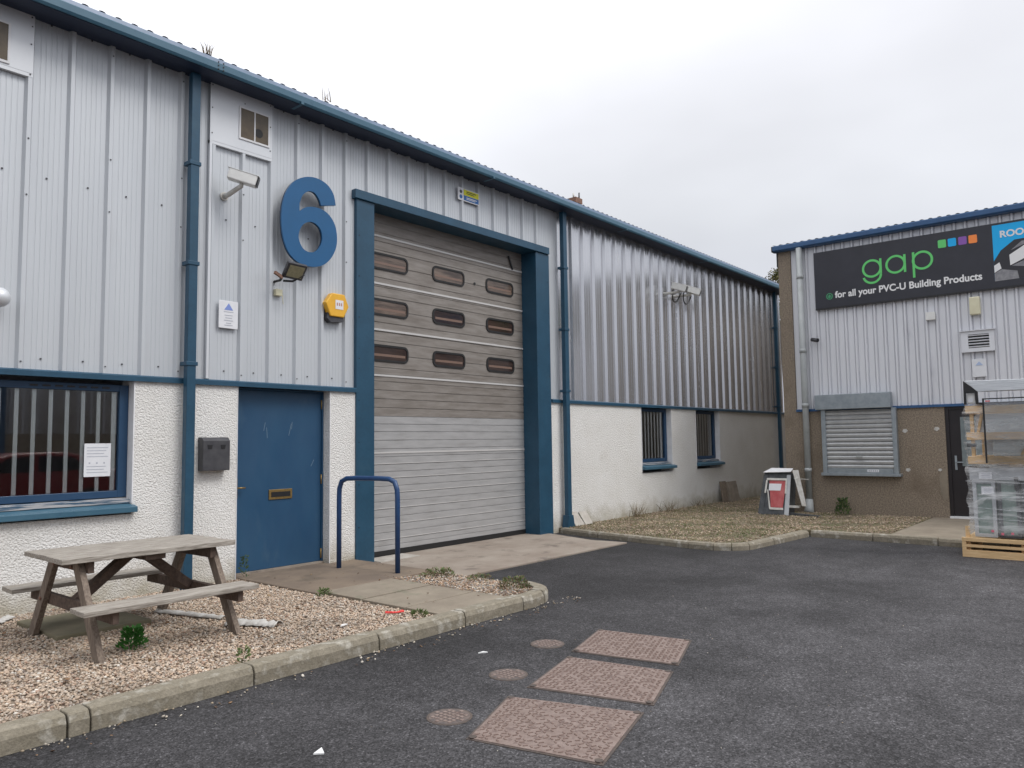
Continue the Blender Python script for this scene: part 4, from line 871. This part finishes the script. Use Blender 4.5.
# vent
v=MB(); v.box(15.94,15.985,2.05,2.57,3.12,3.19).box(15.94,15.985,2.05,2.57,3.44,3.50).box(15.94,15.985,2.05,2.13,3.19,3.44).box(15.94,15.985,2.46,2.57,3.19,3.44)
vv=v.build('louvre_vent',M['cladB'],B); box('vent_hood',M['cladB'],vv,15.91,15.985,2.03,2.60,3.501,3.515)
mb=MB()
for k in range(5): mb.obox((15.955,2.13,3.215+k*.052),(15.955,2.46,3.215+k*.052),.035,.012,up=(-.5,0,1))
mb.build('louvre_blade',M['cladB'],vv); box('vent_void',M['black'],vv,15.975,15.984,2.13,2.46,3.19,3.44)
# things on B
o=MB().box(15.90,15.985,2.235,2.405,3.79,4.12).build('wall_box',M['cream_plastic'],loc=(15.94,2.32,3.95),bevel=.02); tag(o,'cream rounded alarm box above the louvre vent under the black sign','box')
o=MB().box(15.93,15.985,2.97,3.13,3.78,3.93).build('wall_box',M['white_plastic'],loc=(15.95,3.05,3.85),bevel=.006); tag(o,'small square white box on pale cladding below the sign lettering','box')
t=thing('wall_notice','white notice with faint blue emblem below the louvre vent','notice',(15.98,2.3,2.66))
box('board',M['paper'],t,15.955,15.965,2.20,2.425,2.66,2.985,bevel=.004); MB().prism([(2.25,2.87),(2.37,2.87),(2.31,2.94)],'x',15.950,15.953).build('triangle',mat('faint_blue_print',(.42,.52,.72),rough=.6),t)
o=cctv((15.92,5.20,3.60),(15.80,5.17,3.57),(15.99,5.22,3.60),'small dark camera on pale cladding beside the grey downpipe',bw=.06,bh=.06) if False else None
t=thing('security_camera','small dark camera on pale cladding beside the grey downpipe','camera',(15.985,5.2,3.6))
MB().tube([(15.985,5.22,3.62),(15.93,5.20,3.62)],.025,12).build('wall_plate',M['boxgrey'],t); MB().tube([(15.92,5.24,3.62),(15.86,5.10,3.585)],.04,14).build('body',M['boxgrey'],t); MB().tube([(15.86,5.10,3.585),(15.857,5.094,3.5835)],.028,14).build('lens',M['lens'],t)
# big sign
S=thing('shop_sign','large charcoal shop sign with green lettering below the blue gutter','sign',(15.95,3,4.24))
XS=15.945
box('board',M['signblack'],S,XS-.003,XS+.04,-1.2,5.14,4.245,5.41)
mb=MB(); mb.box(XS-.010,XS+.04,-1.2,5.14,4.215,4.2445); mb.build('board_edge',M['black'],S)
def ring(cx,cz,r,w_,a0=0,a1=360,n=44):
    A_=[math.radians(a0+(a1-a0)*i/n) for i in range(n+1)]
    o_=[(cx+(r)*math.cos(a),cz+(r)*math.sin(a)) for a in A_]; i_=[(cx+(r-w_)*math.cos(a),cz+(r-w_)*math.sin(a)) for a in A_]
    return o_,i_
# local coordinates: s=-y (to the right), z up. letters traced in world y -> s=-y
def letter(name,rings,stems,arcs):
    mb=MB(); k=0
    for cx,cz,r,w_ in rings:
        o_,i_=ring(cx,cz,r,w_); n=len(o_)
        mb.add([(XS-.006,-p[0],p[1]) for p in o_]+[(XS-.006,-p[0],p[1]) for p in i_],[(j,j+1,n+j+1,n+j) for j in range(n-1)])
    for cx,cz,r,w_,a0,a1 in arcs:
        o_,i_=ring(cx,cz,r,w_,a0,a1); n=len(o_)
        mb.add([(XS-.0065,-p[0],p[1]) for p in o_]+[(XS-.0065,-p[0],p[1]) for p in i_],[(j,j+1,n+j+1,n+j) for j in range(n-1)])
    for s0,s1,z0,z1 in stems: mb.add([(XS-.007,-s0,z0),(XS-.007,-s1,z0),(XS-.007,-s1,z1),(XS-.007,-s0,z1)],[(0,1,2,3)])
    o=mb.build(name,M['green'],S); sd_=o.modifiers.new('thick','SOLIDIFY'); sd_.thickness=.003; sd_.offset=0; return o
R0=.182; W0=.042
letter('letter_g',[(-4.03,4.915,R0,W0)],[(-3.888,-3.846,4.80,5.09)],[(-4.03,4.79,R0,W0,195,362)])
letter('letter_a',[(-3.60,4.93,R0,W0)],[(-3.458,-3.416,4.755,5.10)],[])
letter('letter_p',[(-3.13,4.935,R0,W0)],[(-3.305,-3.263,4.62,5.11)],[])
text_shape('tagline','for all your PVC-U Building Products',.185,M['signwhite'],S,MBm(XS-.004,4.745,4.425),extrude=.002,bold=.005,width=2.57)
mb=MB(); 
o_,i_=ring(-4.855,4.47,.065,.013); n=len(o_); mb.add([(XS-.006,-p[0],p[1]) for p in o_]+[(XS-.006,-p[0],p[1]) for p in i_],[(j,j+1,n+j+1,n+j) for j in range(n-1)])
mb.box(XS-.007,XS-.004,4.845,4.865,4.43,4.505).box(XS-.007,XS-.004,4.82,4.835,4.44,4.49).box(XS-.007,XS-.004,4.875,4.89,4.44,4.49)
mb.build('roundel',M['dkgreen'],S)
for y,mm in ((2.79,'green'),(2.625,'cyan'),(2.455,'purple'),(2.29,'orange')):
    curve_shape('colour_square',[rrect(-y,5.187,.135,.15,.02)],M[mm],S,Matrix(((0,0,-1,XS-.005),(-1,0,0,0),(0,1,0,0),(0,0,0,1))),extrude=.002)
pc=MB().box(XS-.006,XS-.0035,-.4,1.985,4.36,5.37).build('picture',M['cyan'],S)
def polyB(name,m,P,dx,par=pc): 
    return MB().prism([(-a if a<0 else a,b) for a,b in P],'x',XS-.007-dx,XS-.0065-dx).build(name,m,par)
polyB('roof_picture',M['signdark'],[(1.984,4.72),(1.87,4.90),(1.66,5.06),(1.4,5.07),(-.39,5.2),(-.39,4.36),(1.63,4.36),(1.984,4.36)],0)
polyB('fascia_picture',M['signgrey'],[(1.984,4.50),(1.87,4.56),(1.64,4.50),(1.62,4.36),(1.984,4.355)],.001)
polyB('fascia_picture',M['signgrey'],[(1.72,4.60),(1.45,4.70),(1.2,4.72),(1.2,4.62),(1.5,4.56)],.0015)
polyB('house_wall_picture',M['signwhite'],[(1.984,4.51),(1.875,4.575),(1.90,4.69),(1.984,4.64)],.002)
polyB('house_wall_picture',M['signwhite'],[(1.74,4.61),(1.745,4.80),(1.5,4.95),(1.0,4.98),(1.0,4.78),(1.45,4.74)],.003)
polyB('eaves_picture',M['signgrey'],[(1.72,4.88),(1.55,5.02),(1.2,5.04),(1.2,4.99),(1.5,4.965)],.0025)
text_shape('picture_heading','ROO',.165,M['signwhite'],pc,MBm(XS-.009,1.875,5.135),extrude=.002,bold=.005,space=1.0)
# ------------------------------------------------------------------ dumped window frame by the corner
D_=thing('dumped_unit','dumped dark grey unit with faded red panel beside the grey downpipe','dumped unit',(15.2,5.85,.09))
def slabq(name,m,P,th,parent,bev=.004):
    P=[Vector(p) for p in P]; n_=(P[1]-P[0]).cross(P[3]-P[0]).normalized()*th; vs=P+[p+n_ for p in P]
    o=MB().add(vs,[(3,2,1,0),(4,5,6,7),(0,1,5,4),(1,2,6,5),(2,3,7,6),(3,0,4,7)]).build(name,m,parent,bevel=bev); recalc(o); return o
def UV(u,v,dx=0): # front face of unit: u 0..1 left->right, v 0..1 bottom->top
    y=(6.18-.64*u); y=y+(-.01+.05*(u<.5)-.02*(u>.5))*0; 
    inset=.05*v; yy=6.17-inset-(.62-inset*1.5)*u
    return (15.05+.30*v-dx,yy,.09+.84*v)
slabq('back_case',M['darkgrey'],[UV(0,0,-.02),UV(1,0,-.02),UV(1,1,-.02),UV(0,1,-.02)],-.30,D_)
def fr_(u0,u1,v0,v1,dx,m,name,th=-.02): return slabq(name,m,[UV(u0,v0,dx),UV(u1,v0,dx),UV(u1,v1,dx),UV(u0,v1,dx)],th,D_,.003)
fr_(0,.17,0,.93,.0,M['darkgrey'],'frame_side'); fr_(.86,1,0,.93,.0,M['greyframe'],'frame_side'); fr_(.171,.859,0,.13,.0,M['darkgrey'],'frame_bottom'); 
slabq('red_panel',M['redboard'],[UV(.40,.17,.002),UV(.80,.17,.002),UV(.86,.80,.002),UV(.24,.80,.002)],-.01,D_)
slabq('label',M['paper'],[UV(.27,.56,.008),UV(.68,.56,.008),UV(.70,.72,.008),UV(.25,.72,.008)],-.004,D_)
fr_(.15,.88,.80,.85,.02,M['dirty_white'],'white_trim'); fr_(.13,.19,.50,.80,.021,M['dirty_white'],'white_trim'); fr_(.84,.89,.50,.80,.021,M['dirty_white'],'white_trim')
slabq('white_trim',M['dirty_white'],[UV(.36,.14,.015),UV(.41,.14,.015),UV(.25,.58,.015),UV(.21,.58,.015)],-.005,D_)
slabq('white_trim',M['dirty_white'],[UV(.38,.12,.016),UV(.83,.12,.016),UV(.82,.17,.016),UV(.38,.17,.016)],-.005,D_)
slabq('top_sheet',M['smooth_white'],[(15.30,6.13,.905),(15.29,5.56,.925),(15.48,5.57,.985),(15.50,6.02,.99)],.015,D_,.01)
o=slabq('white_sheet',M['dirty_white'],[(15.30,5.53,.96),(15.10,5.30,.28),(15.24,5.27,.26),(15.46,5.48,.96)],.02,None); o.location=(0,0,0); tag(o,'bent white sheet leaning on the right of the dumped unit','sheet')
o=MB().box(15.12,15.20,5.36,5.56,.24,.28).obox((15.3,5.5,.80),(15.25,5.20,.795),.012,.012).build('white_rail',M['dirty_white'],D_)
o=MB().obox((15.15,5.55,.115),(14.98,4.93,.10),.10,.05).build('wood_plank',M['darkgrey'],bevel=.004,loc=(15.05,5.2,.09)); tag(o,'dark plank lying in gravel in front of the grey downpipe shoe','plank')
# ------------------------------------------------------------------ pallet and load
XP=11.75
PL=thing('pallet','pale pine pallet under the wrapped load at the right edge','pallet',(12.3,1.3,0))
ye0,ye1=.62,2.02
mb=MB(); mb.box(XP-.02,XP+.04,ye0,ye1,.0,.095); mb.build('bottom_board',M['pine'],PL,bevel=.003)
mb=MB(); mb.box(XP-.02,XP+.04,ye0,ye1,.13,.165).box(XP-.025,XP+.04,ye0,ye1,.205,.255); mb.build('front_slat',M['pine'],PL,bevel=.003)
for y in (ye1-.05,1.32,ye0+.05): box('bearer',M['pine'],PL,XP+.0405,XP+1.1,y-.045,y+.045,.0,.204,bevel=.003)
for k in range(7): box('deck_board',M['pine'],PL,XP+.045+k*.155,XP+.045+k*.155+.12,ye0,ye1,.2045,.229,bevel=.003)
mb=MB(); mb.box(XP-.02,XP+.03,ye1-.05,ye1-.002,.0951,.1299).box(XP-.02,XP+.03,ye1-.05,ye1-.002,.1651,.2049); mb.build('corner_block',M['pine'],PL)
# lower bundle of frames
LB=thing('wrapped_window_stack','lower bundle of film-wrapped grey window units standing on the pallet','wrapped load',(12.2,1.3,.23))
zt=1.20
def unitframe(x,y0,y1,z0,z1,w_=.045,d=.06,m=M['greyframe'],g='greenglass'):
    f=MB(); f.box(x,x+d,y0,y0+w_,z0,z1).box(x,x+d,y1-w_,y1,z0,z1).box(x,x+d,y0+w_,y1-w_,z0,z0+w_).box(x,x+d,y0+w_,y1-w_,z1-w_,z1)
    o=f.build('window_unit',m,LB,bevel=.003); box('unit_pane',M[g],o,x+.02,x+.03,y0+w_,y1-w_,z0+w_,z1-w_); return o
unitframe(XP+.10,1.62,1.88,.262,1.01); unitframe(XP+.105,1.35,1.60,.262,1.09,m=M['darkgrey']); unitframe(XP+.10,.75,1.33,.262,1.0,m=M['darkgrey'])
unitframe(XP+.20,1.0,1.86,.262,1.16); unitframe(XP+.32,.7,1.7,.262,1.18); unitframe(XP+.5,.7,1.85,.262,1.15); unitframe(XP+.75,.7,1.85,.262,1.12)
box('top_frame',M['greyframe'],LB,XP+.07,XP+.095,.70,1.90,1.015,1.17)
for (y0,y1,z0,z1) in ((1.64,1.79,1.03,1.12),(1.63,1.77,.83,.93)):
    q=box('delivery_label',M['paper'],LB,XP+.045,XP+.048,y0,y1,z0,z1); mb=MB()
    for k in range(3): mb.box(XP+.043,XP+.0445,y0+.02,y1-.03,z0+.02+k*.022,z0+.026+k*.022)
    mb.build('print',M['ink'],q)
box('corner_post',M['pine'],LB,XP+.03,XP+.07,1.93,1.98,.256,.40)
mb=MB()
for y,z in ((1.55,.30),(1.66,.33),(1.44,.31),(1.20,.32)): mb.box(XP+.085,XP+.098,y,y+.03,z,z+.03)
mb.build('pink_packer',M['pink'],LB)
q=box('dark_bracket',M['black'],LB,XP+.05,XP+.08,1.355,1.40,.90,1.06)
def wrap(name,parent,x0,x1,y0,y1,z0,z1,m,amp,seed,nz=26,ny=26,nx=18,bulge=None):
    rnd=random.Random(seed); mb=MB(); per=[]
    for i in range(ny): per.append((x0,y1+(y0-y1)*i/ny,0))
    for i in range(nx): per.append((x0+(x1-x0)*i/nx,y0,1))
    for i in range(ny): per.append((x1,y0+(y1-y0)*i/ny,2))
    for i in range(nx): per.append((x1-(x1-x0)*i/nx,y1,3))
    n=len(per); cx,cy=(x0+x1)/2,(y0+y1)/2; vs=[]
    ph=[rnd.uniform(0,6) for _ in range(8)]
    for k in range(nz+1):
        z=z0+(z1-z0)*k/nz; sc=1+amp*.5*math.sin(z*17+ph[0])+amp*.3*math.sin(z*31+ph[1])
        for j,(x,y,_) in enumerate(per):
            a=amp*.25*math.sin(j*.9+z*9+ph[2])+amp*.2*rnd.uniform(-1,1)
            vs.append((cx+(x-cx)*(sc+a*.3),cy+(y-cy)*(sc+a*.3),z+rnd.uniform(-.004,.004)))
    fs=[(k*n+j,k*n+(j+1)%n,(k+1)*n+(j+1)%n,(k+1)*n+j) for k in range(nz) for j in range(n)]
    mb.add(vs,fs,0,True); c=len(mb.v); mb.add([(cx,cy,z1+.01)],[]); 
    for j in range(n): mb.f.append((nz*n+j,nz*n+(j+1)%n,c)); mb.mi.append(0); mb.sm.append(True)
    return mb.build(name,m,parent)
wrap('stretch_wrap',LB,XP+.03,XP+1.05,.66,1.93,.30,1.20,M['film_low'],.035,3)
mb=MB()
for z,s_ in ((.62,.04),(.80,-.03),(.50,.015),(.98,.02)):
    mb.sheet([(z-.01+s_,XP+.02)],'y',0,1) if False else mb.obox((XP+.022,.70,z-s_),(XP+.022,1.94,z+s_),.004,.012,up=(1,0,0))
mb.build('film_ridge',M['film_thick'],LB)
# upper crate
UC=thing('timber_crate','open pine crate in stretch film stacked on the lower wrapped bundle','crate',(12.2,1.3,1.21))
for z in (1.225,1.545,1.90):
    mb=MB(); h_=.10 if z!=1.545 else .10
    mb.box(XP+.02,XP+.06,.70,1.90,z,z+h_).box(XP+.95,XP+.99,.70,1.90,z,z+h_).box(XP+.0601,XP+.9499,1.86,1.90,z,z+h_).box(XP+.0601,XP+.9499,.70,.74,z,z+h_)
    mb.build('rail',M['pine'],UC,bevel=.005)
for x in (XP+.061,XP+.90):
    for y in (1.815,1.0,.742): mb=MB(); mb.box(x,x+.045,y,y+.043,1.225,1.995); mb.build('post',M['pine'],UC,bevel=.004)
mb=MB(); mb.obox((XP+.09,1.70,1.99),(XP+.09,1.78,1.60),.03,.05,up=(1,0,0)); mb.obox((XP+.09,1.30,1.34),(XP+.09,1.20,1.56),.03,.05,up=(1,0,0)); mb.build('diagonal_brace',M['pine'],UC)
box('dark_strap',M['black'],UC,XP+.012,XP+.0195,1.79,1.90,1.455,1.50)
box('inner_sheet',M['paper'],UC,XP+.30,XP+.32,.76,1.74,1.36,1.86)
wrap('stretch_wrap',UC,XP+.0,XP+1.0,.68,1.92,1.20,2.03,M['film'],.04,8)
box('wrapped_goods',M['goods'],UC,XP+.12,XP+.24,.76,1.80,1.63,1.89,bevel=.01); box('wrapped_goods',M['goods'],UC,XP+.13,XP+.24,.9,1.62,1.33,1.54,bevel=.01)
# frame leaning in front of crate
FR=thing('strapped_sheet','thin black-edged clear sheet strapped across the front of the crate','frame',(XP-.06,1.2,1.26))
mb=MB(); mb.box(XP-.062,XP-.045,1.665,1.685,1.24,2.09).box(XP-.062,XP-.045,.70,1.6649,2.075,2.09).box(XP-.062,XP-.045,.70,.72,1.24,2.0749); mb.build('edge_frame',M['black'],FR)
MB().add([(XP-.054,1.664,1.245),(XP-.054,.721,1.245),(XP-.054,.721,2.074),(XP-.054,1.664,2.074)],[(0,1,2,3)]).build('clear_sheet',M['glass'],FR)
mb=MB(); mb.box(XP-.060,XP-.057,1.60,1.65,2.045,2.06); mb.build('red_sticker',M['redplastic'],FR)
# top rack
RK=thing('black_rack','black bracket rack holding a long grey film-wrapped panel above the crate','rack',(XP+.3,1.3,2.03))
mb=MB(); mb.prism([(1.90,2.335),(1.905,2.02),(1.875,2.02),(1.875,2.175),(1.775,2.175),(1.765,2.02),(1.735,2.02),(1.74,2.19)],'x',XP-.01,XP+.02); mb.build('end_bracket',M['black'],RK)
mb=MB(); mb.prism([(1.90,2.33),(1.745,2.195),(1.79,2.17),(1.90,2.17)],'x',XP+.0201,XP+.03); mb.build('bracket_web',M['black'],RK)
mb=MB(); mb.box(XP-.01,XP+.02,.70,1.7349,2.02,2.04).box(XP+.7,XP+.73,.7,1.9,2.02,2.04).box(XP+.0201,XP+.6999,1.74,1.765,2.02,2.04).box(XP+.7,XP+.73,1.85,1.88,2.0401,2.25).box(XP+.7,XP+.73,.72,.75,2.0401,2.25); mb.build('base_rail',M['black'],RK)
mb=MB(); vs=[(XP-.02,1.885,2.335),(XP-.02,1.74,2.185),(XP-.02,.66,2.18),(XP-.02,.66,2.315)]
mb.add(vs+[(XP+.75,y,z+.03) for _,y,z in vs],[(0,1,2,3),(7,6,5,4),(0,3,7,4),(1,0,4,5),(2,1,5,6),(3,2,6,7)]); o=mb.build('wrapped_panel',mat('grey_wrapped_panel',(.55,.58,.61),(.70,.73,.76),scale=6,rough=.25,stretch=(1,.6,9),bump=.5,bscale=10,bdist=.01),RK,bevel=.006); recalc(o)
t=thing('white_carton','small white carton standing on the crate inside the black rack','carton',(XP,1.83,2.04))
box('carton_body',M['white_plastic'],t,XP+.025,XP+.12,1.778,1.872,2.035,2.168,bevel=.004); box('carton_flap',M['paper'],t,XP+.02,XP+.0245,1.80,1.86,2.05,2.10)
# ------------------------------------------------------------------ roof-top bits
t=thing('roof_stack','brown capped roof flue with two aerial rods behind the eaves','flue',(17.3,12,6.4))
MB().box(17.18,17.42,11.95,12.15,6.2,8.25).build('shaft',M['dirty_white'],t); MB().box(17.14,17.46,11.9,12.2,8.251,8.40).build('cap',M['redbrick'],t)
MB().tube([(17.18,12,8.39),(17.17,12,8.52)],.025,8).build('aerial_rod',M['dirty_white'],t); MB().tube([(17.44,12,8.39),(17.45,12,8.60)],.022,8).build('aerial_rod',M['boxgrey'],t)
tuft('gutter_weed',(4.17,7.86,5.97),16,.17,.10,M['dryleaf'],'dry weed growing from the gutter above the first downpipe',41,wd=.006)
tuft('gutter_weed',(5.78,7.86,5.97),9,.17,.16,M['dryleaf'],'sparse dry weed stalks on the gutter above the big six',42,wd=.006)

# ------------------------------------------------------------------ what stands behind the camera (seen in the window glass)
OP=thing('opposite_unit','long dark clad unit across the yard reflected in the window glass','building',(10,-24,0))
box('wall',M['brown_render'],OP,-30,50,-34,-24,0,2.3); cl=MB(); cl.sheet([(s_,-24.02+d) for s_,d in profile(-30,50,-29.8,.6,.2,.1,.05,())],'z',2.3,6.5); cl.build('cladding',M['clad2'],OP)
box('roof',M['roof'],OP,-30.2,50.2,-34.2,-23.7,6.501,6.75)
for x in (-4,8,20): box('roller_door',M['bluedoor'],OP,x,x+4,-24.0,-23.93,0,4.6)
CR=thing('parked_car','dark red parked car seen only as a reflection in the barred window','car',(6.5,-4.3,0))
body=[(4.3,.35),(4.25,.75),(4.55,.95),(5.25,1.02),(5.85,1.42),(6.5,1.50),(7.4,1.47),(8.1,1.10),(8.5,1.02),(8.55,.40)]
MB().prism(cat_rom(body,True,4),'y',-5.1,-3.4).build('body',M['carred'],CR,bevel=.05)
MB().prism([(5.45,1.06),(5.98,1.38),(6.5,1.43),(6.5,1.06)],'y',-5.11,-3.385).build('side_window',M['lens'],CR); MB().prism([(6.6,1.06),(6.6,1.43),(7.3,1.40),(7.8,1.09)],'y',-5.11,-3.385).build('side_window',M['lens'],CR)
for x in (5.05,7.75):
    for y in (-3.38,-5.12): MB().tube([(x,y-.1,.32),(x,y+.1,.32)],.32,24).build('wheel',M['rubber'],CR)
